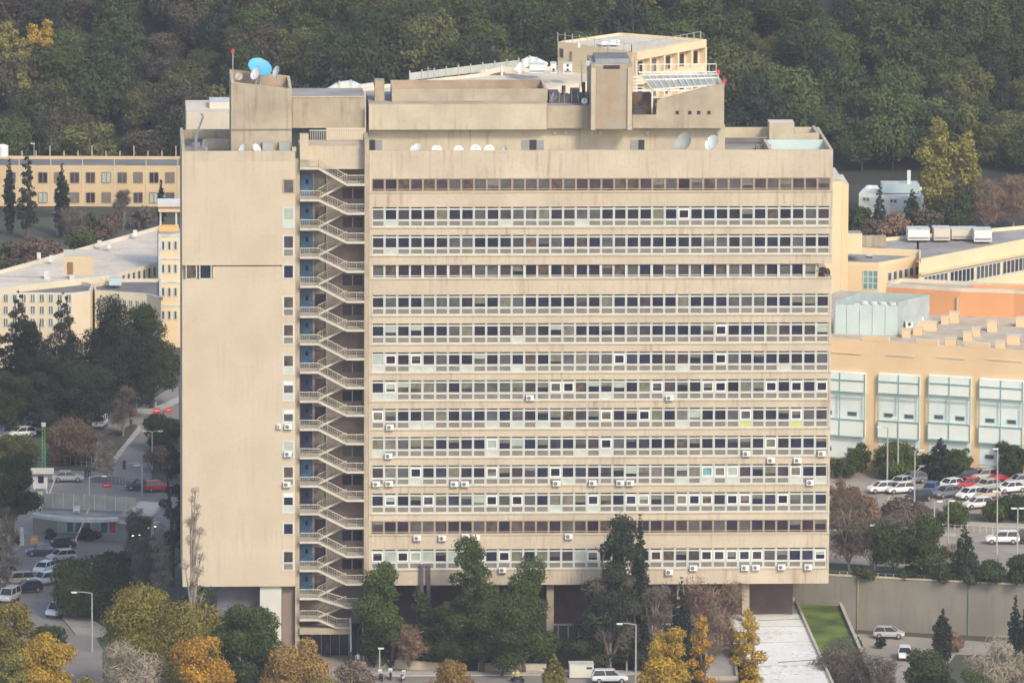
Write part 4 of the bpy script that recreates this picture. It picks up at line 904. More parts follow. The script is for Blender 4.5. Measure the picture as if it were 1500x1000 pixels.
# gate building
t, P, M = pbuild('gatehouse', 'low gatehouse with a sweeping canopy and teal glazing by the entrance barrier', 'building', [(48, 752), (62, 738), (178, 741), (205, 742), (186, 762), (120, 757)], 3.0, mat('gatehouse_wall', (.21, .225, .205), .7, .1, .5), ROOFG, base=-.3, rimm=WHITED)
fc = Face(atz(48, 752, 3), atz(186, 762, 3))
for k in range(7):
    x = 85+k*12.5; fc.window(t, M, x, x+11, 760+k*.5, 779+k*.4, 1, TEAL, [METAL, GLS, GLS, GLS, METAL, GLS, mat('red_door', (.35, .05, .04), .6)][k], .14)
b = MB(); b.M = M; n = 12
for k in range(n):
    f0, f1 = k/n, (k+1)/n; c0 = 750+6*math.sin(f0*math.pi)*1.0; p = atz(48+125*f0, 753+4*math.sin(f0*math.pi)+6*f0, 3.1); q = atz(48+125*f1, 753+4*math.sin(f1*math.pi)+6*f1, 3.1)
    b.prism([(p.x, p.y-1.6), (q.x, q.y-1.6), (q.x, q.y), (p.x, p.y)], 2.95, 3.35, WHITED)
b.build('canopy', t)
a, c = atz(62, 741, 3.1), atz(200, 748, 3.1); b = MB(); b.M = M
for k in range(9):
    p, q = a.lerp(c, k/9), a.lerp(c, (k+.96)/9); b.prism([(p.x, p.y), (q.x, q.y), (q.x, q.y+.15), (p.x, p.y+.15)], 3.0, 4.9, mat('smoky_glass_screen', (.33, .37, .33), .4, .15, .6))
    b.tube((p.x, p.y-.1, 3.0), (p.x, p.y-.1, 5.1), .06, WHITED, n=4)
b.build('glass_screen', t)
unit(112, 750, 10, 7, atz(112, 750, 2.8).y, 'white box on the gatehouse roof', 0, WHITE, 1)
t, P, M = pbuild('gate_canopy', 'flat drive-through canopy with pale deck at the gate', 'canopy', [(178, 752), (204, 733), (240, 735), (225, 756)], 3.8, CONCL, CREAM, base=3.4, rim=.1)
b = MB(); b.M = M
for px, py in ((182, 751), (205, 752), (222, 754)):
    b = MB(); b.M = M; p = atz(px, py, 3.6); b.tube((p.x, p.y+.3, 0), (p.x, p.y+.3, 3.4), .15, WHITED); b.build('post', t)
# guard tower
g = gp(59, 734); t = thing('guard_booth', 'small white guard booth with an overhanging cap on struts', 'booth', tuple(g))
b = MB(); b.box(-1.0, 1.0, -1, 1, 1.9, 4.1, WHITED); b.build('cabin', t); b = MB(); b.box(-1.9, 1.9, -1.7, 1.7, 4.1, 4.35, CREAM); b.build('roof', t); b = MB(); b.box(-.3, .5, -1.03, -1.002, 2.7, 3.7, PANES[0]); b.build('window', t)
b = MB(); b.tube((-.9, -.8, 0), (-.7, -.8, 1.9), .12, WHITED); b.tube((1.3, -.8, 0), (.8, -.8, 1.9), .12, WHITED); b.box(-.4, .4, -.4, .4, 0, 1.9, WHITED); b.tube((.8, -1, 0), (2.0, -1, 3.2), .1, WHITED); b.build('strut', t)
def fence(label, p0, p1, h, n, m=GALV):
    a, c = gp(*p0), gp(*p1); t = thing('fence', label, 'fence', tuple(a)); M = Matrix.Translation(-a)
    b = MB(); b.M = M
    for k in (0.15, .5, .95): b.tube(a+Vector((0, 0, h*k)), c+Vector((0, 0, h*k)), .03, m, n=3)
    b.build('rail', t); b = MB(); b.M = M
    for k in range(n+1): p = a.lerp(c, k/n); b.tube(p, p+Vector((0, 0, h)), .045, m, n=4)
    b.build('posts', t)
fence('wire fence left of the guard booth above the gate road', (-20, 672), (150, 688), 1.8, 22); fence('dark railing along the road above the gate canopy', (135, 706), (240, 716), 1.0, 20, DMETAL)
fence('pale guard rail between the car park and the upper road', (1225, 768), (1500, 784), .9, 30, CREAM); fence('thin rail along the top of the retaining wall', (1230, 846), (1410, 856), .8, 16, GALV)

# ------------------------------------------------------------------ vegetation
def quads_mesh(name, V, m):
    n = len(V)//4; me = bpy.data.meshes.new(name)
    me.vertices.add(len(V)); me.vertices.foreach_set('co', V.astype(np.float32).ravel())
    me.loops.add(len(V)); me.loops.foreach_set('vertex_index', np.arange(len(V), dtype=np.int32))
    me.polygons.add(n); me.polygons.foreach_set('loop_start', np.arange(0, len(V), 4, dtype=np.int32)); me.polygons.foreach_set('loop_total', np.full(n, 4, np.int32))
    me.materials.append(m); me.update(); return me
def leaf_quads(rs, C, Rr, n, size, flat=.8, fill=.35):
    """n leaf sprays scattered over clumps centred C with radii Rr"""
    C = np.array(C); Rr = np.array(Rr); w_ = Rr**2; k = rs.choice(len(C), n, p=w_/w_.sum())
    d = rs.normal(size=(n, 3)); d[:, 2] = d[:, 2]*.9+.25; d /= np.linalg.norm(d, axis=1)[:, None]
    rr = Rr[k]*(1-fill*rs.random(n)**1.6)*(1+.12*rs.normal(size=n)); P = C[k]+d*rr[:, None]*np.array([1, 1, flat])
    nn = d+.55*rs.normal(size=(n, 3)); nn /= np.linalg.norm(nn, axis=1)[:, None]
    a = np.cross(nn, rs.normal(size=(n, 3))); a /= np.linalg.norm(a, axis=1)[:, None]; b = np.cross(nn, a)
    s = size*(.6+.8*rs.random(n))[:, None]; a = a*s; b = b*s*.6
    return np.stack([P-a, P+b*.9-a*.1, P+a, P-b*.9+a*.1], 1).reshape(-1, 3)
def clumps(rs, shape, h, w_):
    C, R = [], []
    if shape == 'round':
        z0 = h*.14; n = 22
        for i in range(n):
            t = rs.random(); th = rs.random()*6.28; z = z0+(h-z0)*(.12+.76*t); e = math.sqrt(max(.05, 1-((z-(z0+h)/2)/((h-z0)/2))**2)); r = w_/2*e*rs.uniform(.4, .88)
            C.append((r*math.cos(th), r*math.sin(th), z)); R.append(w_*rs.uniform(.15, .25))
        C.append((0, 0, h*.55)); R.append(w_*.33)
    elif shape == 'pine':
        rs0 = rs.random()*6
        n = 20
        for i in range(n):
            t = (i+.5)/n; th = i*2.4+rs.random(); z = h*(.20+.74*t); r = w_/2*(1-t)**.55*rs.uniform(.5, .95)
            lean = w_*.16*math.sin(t*3+rs0); C.append((r*math.cos(th)*rs.uniform(.6, 1.25)+lean, r*math.sin(th), z+rs.normal()*.02*h)); R.append(w_*rs.uniform(.10, .23)*(1.15-.35*t))
        for t in (.35, .5, .65, .78, .9): C.append((w_*.16*math.sin(t*3+rs0), 0, h*t)); R.append(w_*.25*(1.3-t))
    elif shape in ('cone', 'cyp'):
        n = max(26, int(h/(w_*.16))); b0 = .10 if shape == 'cone' else .05
        for i in range(n):
            t = (i+.5)/n; th = i*2.4+rs.random(); z = h*(b0+(.97-b0)*t); k = (1-t)**.65 if shape == 'cone' else min(1, (1-t)*2.6)*min(1, .6+t*2)
            r = w_/2*k*(.62 if shape == 'cone' else .42)*rs.uniform(.7, 1.2); C.append((r*math.cos(th), r*math.sin(th), z)); R.append(max(.18, w_*(.24 if shape == 'cone' else .34)*k))
    elif shape == 'poplar':
        for i in range(20):
            t = (i+.5)/20; th = i*2.4+rs.random(); z = h*(.15+.82*t); k = math.sin(math.pi*min(1, .15+t*.86))**.6; r = w_/2*k*rs.uniform(.2, .8)
            C.append((r*math.cos(th), r*math.sin(th), z)); R.append(w_*rs.uniform(.17, .27)*(.5+.5*k))
    else:
        for i in range(12):
            th = rs.random()*6.28; r = w_/2*rs.uniform(.1, .75); C.append((r*math.cos(th), r*math.sin(th), h*rs.uniform(.25, .8)*(1-.3*r/(w_/2)))); R.append(min(w_, h*1.6)*rs.uniform(.18, .3))
    return C, R
def make_trunk(rs, h, w_, C, R, m, r0=None, name='trunk', shape='round'):
    b = MB(); r0 = r0 or max(.12, h*.022); top = h*(.7 if shape in ('round', 'bush') else .93); p = Vector((0, 0, -.4)); bend = [Vector((rs.normal()*.02*h, rs.normal()*.02*h, 0)) for _ in range(4)]
    pts = [p]+[Vector((0, 0, top*f))+bend[i] for i, f in enumerate((.25, .5, .75, 1))]
    for i in range(4): b.tube(pts[i], pts[i+1], r0*(1-.22*i), m, r2=r0*(1-.22*(i+1)), n=6, cap=False)
    for c, r in list(zip(C, R))[:9]:
        z = max(h*.12, min(c[2]*.75, top*.95)); b.tube((0, 0, z*.8), c, r0*.42, m, r2=r0*.12, n=4, cap=False)
    return b
TR = random.Random(77)
def tree(px, base, top, wpx, shape, lm, label, tm=None, cat='tree', size=.26, dens=1.0, name=None, group=None, seed=None):
    g = gp(px, base); h = max(.8, at(px, top, g.y).z-g.z); W_ = wpx/sc_at(g.y); sd_ = seed or TR.randrange(9999); rs = np.random.RandomState(sd_)
    nm = name or {'round': 'broadleaf_tree', 'pine': 'pine_tree', 'cone': 'conifer', 'cyp': 'cypress_tree', 'poplar': 'poplar_tree', 'bush': 'shrub', 'bare': 'bare_tree'}[shape]
    t = thing(nm, label, cat, tuple(g), TR.random()*6 if shape != 'pine' else 0, group)
    if shape == 'bare': bare(t, rs, h, W_, tm or BARKP, lm); return t
    C, R = clumps(rs, shape, h, W_)
    make_trunk(rs, h, W_, C, R, tm or BARK, shape=shape).build('trunk', t)
    area = sum(r*r for r in R)*4*math.pi*.55; n = int(min(26000, max(350, dens*area/(size*size*.75))))
    V = leaf_quads(rs, C, R, n, size); me = quads_mesh('crown', V, lm); o = bpy.data.objects.new('crown', me); COL.objects.link(o); o.parent = t
    return t
def bare(t, rs, h, W_, tm, lm):
    slim = h > 2.6*W_
    C, R = clumps(rs, 'poplar' if slim else 'round', h, W_)
    b = MB(); r0 = max(.1, h*.018); top = Vector((rs.normal()*.05*W_, 0, h*.8)); mid = Vector((rs.normal()*.06*W_, rs.normal()*.06*W_, h*.38))
    b.tube((0, 0, -.4), mid, r0, tm, r2=r0*.7, cap=False); b.tube(mid, top, r0*.7, tm, r2=r0*.15, cap=False)
    for c, r in zip(C, R):
        c = Vector(c); f = max(.12, min(.85, (c.z/h)-.28-.1*rs.random())); s0 = mid.lerp(top, (f-.38)/.42) if f > .38 else Vector((0, 0, -.4)).lerp(mid, f/.38)
        m_ = s0.lerp(c, .5)+Vector((0, 0, .04*h)); b.tube(s0, m_, r0*.36, tm, r2=r0*.22, n=4, cap=False); b.tube(m_, c, r0*.22, tm, r2=r0*.08, n=4, cap=False)
        for k in range(5):
            d = Vector(rs.normal(size=3)); d.z = abs(d.z)*.7; e = c+d.normalized()*r; b.tube(m_.lerp(c, rs.random()), e, r0*.10, tm, r2=r0*.04, n=3, cap=False)
    b.build('trunk', t)
    n = int(min(8000, 17*sum((r*r for r in R))*4+500)); V = leaf_quads(rs, C, R, n, .34, fill=.85).reshape(-1, 4, 3)
    c = V.mean(1, keepdims=True); a = (V[:, 2]-V[:, 0])[:, None]; u = a/2; q = (V[:, 1]-V[:, 3])[:, None]*.09
    V = np.concatenate([c-u-q, c-u+q, c+u+q*.5, c+u-q*.5], 1).reshape(-1, 3)
    me = quads_mesh('crown', V, lm); o = bpy.data.objects.new('crown', me); COL.objects.link(o); o.parent = t

TREES = [
 # bottom left
 (235, 1030, 866, 170, 'round', LGO, 'huge olive green round tree in front of the slab at bottom left'),
 (298, 1065, 930, 82, 'round', LYO, 'amber tree at the lower right edge of the huge olive tree'),
 (195, 1060, 938, 110, 'bare', TWIGP, 'pale bare tree below the huge olive tree'),
 (15, 1045, 876, 84, 'round', LGO, 'olive tree cut by the left frame edge at the bottom'),
 (62, 1062, 928, 88, 'round', LYE, 'bright yellow tree at the bottom left, right of the olive one'),
 (22, 1080, 950, 60, 'round', LYG, 'yellow green tree in the very bottom left corner'),
 (125, 1060, 972, 56, 'bush', LYG, 'low yellow green tree right of the bright yellow tree'),
 (132, 906, 824, 112, 'round', LG, 'wide dark green tree beside the left road, right of the white pickup'),
 (172, 880, 806, 60, 'round', LG, 'dark green tree behind the wide dark one near the gate road'),
 (75, 960, 905, 60, 'bush', LG, 'dark shrub below the white pickup'),
 (357, 1005, 884, 98, 'round', LG2, 'green tree in front of the white pier'),
 (318, 995, 900, 50, 'round', LG2, 'smaller green tree tucked behind the huge olive tree'),
 (290, 990, 842, 56, 'round', LG, 'green tree under the left corner of the slab'),
 (430, 1060, 930, 92, 'round', LTA, 'russet and amber tree in front of the entrance'),
 (468, 1075, 968, 60, 'bush', LYG, 'yellow green shrub at the foot of the russet tree'),
 (252, 860, 640, 54, 'pine', LPI, 'tall dark conifer hugging the left edge of the slab'),
 (285, 995, 704, 44, 'bare', TWIGP, 'slender pale bare poplar against the tan wall'),
 (236, 905, 760, 36, 'bare', TWIGP, 'pale bare poplar left of the slab corner'), (208, 890, 780, 70, 'bare', TWIG, 'bare brown tree between the dark trees and the slab'),
 # centre
 (572, 978, 822, 98, 'pine', LG2, 'green pine just right of the fire stair'), (615, 975, 862, 56, 'pine', LG, 'dark pine between the stair pine and the tall centre pine'),
 (705, 985, 786, 104, 'pine', LGB, 'tall leaning pine in the centre of the facade foot'), (768, 985, 828, 124, 'pine', LG2, 'broad green pine right of the tall centre pine'), (665, 982, 880, 74, 'pine', LG, 'dark low pine left of the tall centre pine'),
 (735, 990, 880, 96, 'round', LGB, 'bright green tree mass under the two centre pines'),
 (660, 1040, 950, 66, 'bush', LTA, 'olive brown shrub at the bottom centre by the kerb'), (812, 1045, 955, 60, 'cone', LGO, 'pointed olive shrub left of the white cabin'),
 (893, 985, 752, 104, 'pine', LPI, 'dark tall pine right of centre reaching the second window row'), (936, 980, 745, 30, 'cyp', LCY, 'thin dark spire right of the tall pine'), (930, 985, 850, 58, 'pine', LPI, 'low dark pine under the thin spire'),
 (893, 985, 828, 88, 'bare', TWIG, 'big grey bare tree in front of the tall dark pine'), (960, 985, 850, 60, 'bare', TWIG, 'bare grey tree between the spire and the yellow tree'),
 (997, 1040, 838, 34, 'cyp', LCY, 'dark cypress rising behind the bright yellow tree'), (968, 1085, 900, 82, 'round', LYE, 'bright yellow tree left of the white annex'),
 (1026, 1065, 892, 42, 'poplar', LYO, 'narrow amber poplar between the yellow tree and the shed'), (1095, 1060, 890, 54, 'poplar', LYE, 'yellow poplar standing in front of the white roof'),
 (1052, 988, 846, 112, 'bare', TWIGR, 'ruddy bare tree left of the far edge of the white annex'),
 (600, 985, 905, 50, 'bare', TWIGR, 'bare ruddy tree between the pines and the lamp'), (520, 1010, 962, 54, 'bush', LPK, 'pale leafless shrub before the entrance steps'),
 # right
 (1245, 838, 716, 80, 'bare', TWIG, 'large grey brown bare tree right next to the slab'), (1228, 790, 690, 44, 'bare', TWIGR, 'ruddy bare tree behind the slab edge'), (1278, 842, 745, 70, 'bare', TWIG, 'second bare tree right of the slab above the retaining wall'),
 (1308, 846, 762, 66, 'round', LG, 'dark green tree above the retaining wall, left of the broad one'), (1352, 850, 760, 70, 'round', LGB, 'broad green tree above the middle of the retaining wall'), (1412, 852, 768, 52, 'cone', LPI, 'dark cone shaped conifer above the retaining wall'), (1388, 850, 790, 30, 'bare', TWIGP, 'thin pale bare tree between the broad tree and the cone conifer'),
 (1452, 860, 820, 60, 'bush', LG, 'dark shrub left of a pair above the right end of the wall'), (1492, 862, 806, 56, 'bush', LG, 'tall dark shrub at the right frame edge above the wall'),
 (1236, 700, 658, 50, 'bush', LGB, 'light green shrub between the slab and the clinic'), (1262, 692, 648, 26, 'round', LGB, 'small green tree at the left clinic pillar'), (1310, 700, 655, 70, 'round', LG2, 'green tree before the second clinic bay'), (1345, 698, 660, 40, 'bush', LG, 'dark shrub before the pillar between two bays'),
 (1377, 704, 640, 52, 'cone', LPI, 'dark pointed tree in front of the third clinic bay'), (1408, 700, 652, 34, 'round', LG2, 'green tree right of the dark pointed one'), (1480, 705, 650, 50, 'round', LG, 'dark green tree before the last clinic bay'),
 (1240, 775, 700, 56, 'bush', LRU, 'brown shrub beside the car park near the slab'), (1270, 775, 715, 56, 'bush', TWIGR, 'ruddy bare shrub at the car park corner'), (1312, 772, 722, 60, 'bush', TWIG, 'grey brown shrub along the car park edge'), (1352, 770, 726, 50, 'bush', TWIG, 'grey brown shrub right of another along the car park edge'), (1395, 772, 730, 54, 'bush', LG2, 'green shrub along the car park edge'),
 (1490, 762, 720, 60, 'bush', LG, 'dark green shrub at the right end of the car park'), (1455, 765, 730, 40, 'bush', LG2, 'round green shrub left of the dark one at the car park end'),
 (1380, 975, 888, 30, 'cyp', LPI, 'slim conifer on the service road below the wall'), (1403, 955, 918, 30, 'bush', TWIGR, 'ruddy shrub right of the slim conifer'), (1486, 985, 868, 20, 'cyp', LCY, 'tall thin cypress near the right frame edge'), (1499, 985, 890, 16, 'cyp', LCY, 'second thin cypress cut by the right frame edge'),
 (1362, 1040, 950, 80, 'round', LGB, 'green tree at the bottom right below the service road'), (1420, 1060, 965, 70, 'bush', LG2, 'low green shrub mass right of the bottom right tree'), (1445, 1045, 935, 90, 'bare', TWIGP, 'pale bare tree at the bottom right'), (1480, 1040, 945, 60, 'bare', TWIGP, 'second pale bare tree at the bottom right corner'),
 (1232, 1030, 938, 84, 'bare', TWIG, 'bare grey tree between the white annex and the service road'), (1290, 1040, 962, 60, 'bare', TWIG, 'bare tree near the lower parked car'), (1252, 955, 925, 20, 'bush', LG, 'little dark shrub at the service road corner'), (1290, 950, 930, 18, 'bush', LCY, 'dark round shrub in front of the silver hatchback'),
 (1330, 856, 828, 40, 'bush', LG2, 'low green bush on the wall top below the dark green tree'), (1378, 858, 822, 44, 'bush', LG, 'dark bush on the wall top left of the cone conifer'), (1432, 861, 830, 40, 'bush', LG, 'dark bush on the wall top right of the cone conifer'), (1262, 850, 828, 44, 'bush', LG2, 'low green bush at the foot of the bare trees on the wall top'),
 # left middle
 (28, 620, 418, 84, 'cone', LPI, 'dark conifer at the left edge before the annex'), (94, 622, 420, 86, 'cone', LPI, 'tall dark conifer with a pointed top before the annex'), (58, 625, 462, 90, 'pine', LPI, 'dark pine filling the gap between two conifers at left'), (150, 625, 436, 124, 'pine', LPI, 'broad dark pine before the link block'), (-5, 620, 440, 50, 'pine', LPI, 'dark pine cut by the left frame edge'),
 (222, 598, 436, 100, 'pine', LG, 'dark pine right beside the slab with a bare lower trunk'), (192, 612, 485, 90, 'round', LPI, 'dark tree under the pine beside the slab'), (120, 640, 530, 90, 'round', LPI, 'dark tree mass behind the left car park'), (70, 640, 545, 70, 'round', LPI, 'dark bushy tree behind the left parked cars'), (20, 640, 540, 60, 'round', LG, 'dark bushy tree at the far left of the car park'), (180, 640, 560, 44, 'bare', TWIG, 'thin bare tree near the small junction'),
 (14, 345, 228, 18, 'cyp', LCY, 'narrow dark cypress at the left edge before the beige block'), (40, 350, 192, 34, 'cone', LCY, 'tallest dark conifer before the beige block'), (91, 345, 236, 22, 'cyp', LCY, 'dark cypress in the middle of the beige block'), (236, 330, 262, 12, 'cyp', LCY, 'small dark cypress by the right end of the beige block'),
 (60, 405, 342, 70, 'bush', LRU, 'russet bare shrub left of the diagonal roof'), (120, 380, 330, 50, 'bush', LG2, 'green shrub behind the diagonal roof'), (160, 352, 308, 46, 'bush', LRU, 'rust coloured shrub before the beige block'), (12, 405, 345, 44, 'bush', LBR, 'brown shrub at the left edge above the diagonal roof'), (205, 335, 302, 40, 'bush', TWIG, 'grey bare shrub before the beige block'), (110, 350, 305, 60, 'bare', TWIG, 'grey bare tree left of the rust coloured shrub'), (180, 335, 276, 30, 'bare', TWIG, 'small bare tree against the beige block'), (135, 350, 300, 18, 'bush', LG, 'small dark shrub against the beige block'),
 (106, 682, 620, 76, 'round', LRU, 'round rust brown tree above the gate fence'), (238, 662, 612, 56, 'round', LG, 'dark tree at the bend of the upper left road'), (236, 690, 640, 46, 'bush', LRU, 'rusty bare shrub left of the slab'), (155, 706, 640, 38, 'bare', TWIGP, 'small pale bare tree by the road corner'),
 (18, 800, 655, 74, 'round', LG, 'dark tree left of the guard booth'), (10, 870, 740, 50, 'bare', TWIG, 'bare brown tree at the left frame edge by the road'), (22, 700, 640, 70, 'round', LOL, 'olive brown tree behind the dark one by the booth'), (205, 800, 745, 36, 'bare', TWIG, 'thin bare tree right of the gate'),
 (75, 792, 772, 20, 'bush', LG, 'small clipped round bush in front of the gatehouse'), (125, 792, 770, 26, 'bush', LG, 'left of two low hedges beside the gate barrier'), (142, 790, 768, 22, 'bush', LG, 'right of two low hedges beside the gate barrier'), (26, 800, 778, 14, 'bush', LG2, 'little green bush by the gate post'),
 # background right
 (1372, 335, 170, 70, 'poplar', LYG, 'tall olive yellow tree left of a pair at the forest foot'), (1415, 335, 190, 60, 'poplar', LYG, 'yellow green tree right of a pair at the forest foot'), (1288, 335, 268, 22, 'cone', LPI, 'dark conifer in front of the white house'), (1336, 338, 276, 34, 'cone', LPI, 'dark green conifer right of the white house'), (1255, 345, 300, 40, 'round', LG, 'dark tree right behind the yellow tower'),
 (1310, 345, 305, 50, 'bush', TWIGR, 'ruddy shrub between two conifers'), (1362, 345, 300, 44, 'bush', LBR, 'brown shrub left of the pale bare trees'), (1400, 342, 285, 60, 'round', LG, 'dark tree under the yellow green pair'), (1445, 340, 262, 60, 'bare', TWIGR, 'ruddy bare tree at the forest foot'), (1485, 335, 255, 60, 'bare', TWIGR, 'second ruddy bare tree at the far right forest foot'), (1470, 405, 378, 60, 'bush', LG2, 'green hedge before the long yellow wing'), (1420, 410, 386, 50, 'bush', LG2, 'lower green hedge left part before the long wing'), (1270, 345, 315, 40, 'bush', LBR, 'brown shrub below the white house'),
 (20, 275, 20, 74, 'poplar', LYE, 'tall yellow tree at the far left of the wood') if 0 else (20, 175, 18, 50, 'round', LYG, 'yellow crowned tree, left of the pair in the upper left wood'), (60, 165, 20, 44, 'round', LYE, 'bright yellow crowned tree at the upper left of the wood'),
]
for a in TREES:
    lf = a[5]; tree(*a, size=.26 if a[1] < 420 else .16, dens=1.0 if a[4] != 'bush' else .9)

# low planting that darkens the foot of the slab
for px, base, top, w_, lm, lb in ((560, 975, 930, 60, LG, 'dark bush at the foot of the stair pine'), (640, 978, 925, 70, LG, 'dark bush between the stair pine and the tall centre pine'), (725, 978, 915, 80, LG, 'dark bush under the tall centre pine'), (800, 978, 920, 60, LG2, 'green bush right of the broad centre pine'),
        (865, 982, 900, 60, LG, 'dark bush under the tall pine right of centre'), (910, 982, 925, 60, LG, 'dark bush behind the white street lamp'), (950, 985, 915, 50, LBR, 'brown bush left of the bright yellow tree'), (600, 950, 868, 70, LG2, 'upright green shrub against the undercroft'), (395, 1000, 950, 60, LG, 'dark bush before the white pier'), (340, 1010, 960, 70, LG, 'dark bush under the green tree by the pier')):
    tree(px, base, top, w_, 'bush', lm, lb, size=.17)
# the wood on the hillside
def wood():
    kinds = [('round', LG, 'dark green round crowned tree in the dense hillside wood', 'dark green trees of the wood'), ('round', LG2, 'mid green rounded tree in the dense hillside wood', 'mid green trees of the wood'),
             ('round', LOL, 'olive tinted tree in the dense hillside wood', 'olive trees of the wood'), ('round', LBR, 'brownish autumn tree in the dense hillside wood', 'brown trees of the wood'), ('pine', LPI, 'dark blue green pine in the dense hillside wood', 'pines of the wood')]
    protos = []
    for k, (shape, lm, lab, grp) in enumerate(kinds):
        for v in range(3):
            rs = np.random.RandomState(100+k*7+v); h, W_ = 9.5, 9.5
            if shape == 'pine': h, W_ = 12, 8.5
            C, R = clumps(rs, shape, h, W_); b = make_trunk(rs, h, W_, C, R, BARK, shape=shape)
            V = leaf_quads(rs, C, R, 7500, .26); protos.append((k, b, V, lm, h))
    R_ = random.Random(9); cand = []
    y = 392.0; row = 0
    while y < 590:
        x = -170+(row % 2)*3.8
        while x < 190:
            X = x+R_.uniform(-2.2, 2.2); Y = y+R_.uniform(-2.2, 2.2); z = hill(X, Y); s = R_.choice([.7, .85, .95, 1.05, 1.25])*R_.uniform(.92, 1.08)
            px, py = px_of((X, Y, z+4.5*s)); ptx, pty = px_of((X, Y, z+9.5*s))
            ok = -40 < px < 1540 and py > -25
            if px < 268 and Y < 428: ok = False
            if px > 1235 and Y < 388: ok = False
            if 268 < px < 1235 and Y < 392: ok = False
            lim = 1e9
            if 275 < px < 335: lim = 150
            elif 338 < px < 428: lim = 105
            elif 428 < px < 560: lim = 130
            elif 560 <= px < 815: lim = 120
            elif 815 <= px < 1025: lim = 62
            elif 1025 <= px < 1062: lim = 110
            elif 1062 <= px < 1215: lim = 195
            elif px >= 1215: lim = 330
            elif px < 268: lim = 235
            if pty > lim: ok = False
            if ok: cand.append((py, X, Y, z, s, px))
            x += 7.6
        y += 7.0; row += 1
    cand.sort(key=lambda c: -c[0]); print('wood trees', len(cand))
    first = {}
    restV = []
    for i, (py, X, Y, z, s, px) in enumerate(cand):
        u = R_.random()+.10*math.sin(X*.05)+.1*math.sin(Y*.09)
        if px < 560: k = [3, 3, 2, 2, 0, 1, 4, 0][min(7, int(max(0, u)*8))]
        else: k = [0, 1, 1, 0, 4, 1, 2, 0][min(7, int(max(0, u)*8))]
        if px > 560 and R_.random() < .08: k = 2
        v = R_.randrange(3); pk, b, V, lm, h = protos[k*3+v]; rz_ = R_.random()*6.28
        if i < 300:
            t = thing('forest_tree', kinds[k][2], 'tree', (X, Y, z-.3), rz_, kinds[k][3]); t.scale = (s, s, s*R_.uniform(.85, 1.15))
            if (k, v) not in first: first[(k, v)] = (b.build('trunk', t), None); me = quads_mesh('crown', V, lm); first[(k, v)] = (first[(k, v)][0], me)
            else: o = bpy.data.objects.new('trunk', first[(k, v)][0].data); COL.objects.link(o); o.parent = t
            o = bpy.data.objects.new('crown', first[(k, v)][1]); COL.objects.link(o); o.parent = t
        else:
            c, sn = math.cos(rz_), math.sin(rz_); W = V.reshape(-1, 4, 3)[::2].reshape(-1, 3)*s; W = W*np.array([1.08, 1.08, 1]); restV.append((k, np.stack([W[:, 0]*c-W[:, 1]*sn+X, W[:, 0]*sn+W[:, 1]*c+Y, W[:, 2]+z-.3], 1)))
    if restV:
        V = np.concatenate([q[1] for q in restV]); me = quads_mesh('distant_wood', V, LG); 
        for m in (LG2, LOL, LBR, LPI): me.materials.append(m)
        idx = np.concatenate([np.full(len(q[1])//4, q[0], np.int32) for q in restV]); me.polygons.foreach_set('material_index', idx)
        o = bpy.data.objects.new('distant_wood', me); COL.objects.link(o); o['kind'] = 'stuff'
wood()

def lines(name, segs, w_=.12):
    b = MB(); m = mat('road_line', (.55, .54, .50), .8, .2, 2)
    for p0, p1 in segs:
        a, c = gp(*p0), gp(*p1); d = Vector((c.x-a.x, c.y-a.y, 0)); n = Vector((-d.y, d.x, 0)).normalized()*w_/2; z0 = max(a.z, c.z)+.028
        b.add([(a.x-n.x, a.y-n.y, z0), (c.x-n.x, c.y-n.y, z0), (c.x+n.x, c.y+n.y, z0), (a.x+n.x, a.y+n.y, z0)], [(0, 1, 2, 3)], m)
    b.build(name, kind='structure')
lines('parking_lines', [((1300+k*26, 708), (1306+k*26, 699)) for k in range(9)]+[((1300+k*26, 733), (1306+k*26, 723)) for k in range(8)])
lines('lane_marks', [((1230+k*34, 806+k*1.3), (1246+k*34, 806.6+k*1.3)) for k in range(9)])
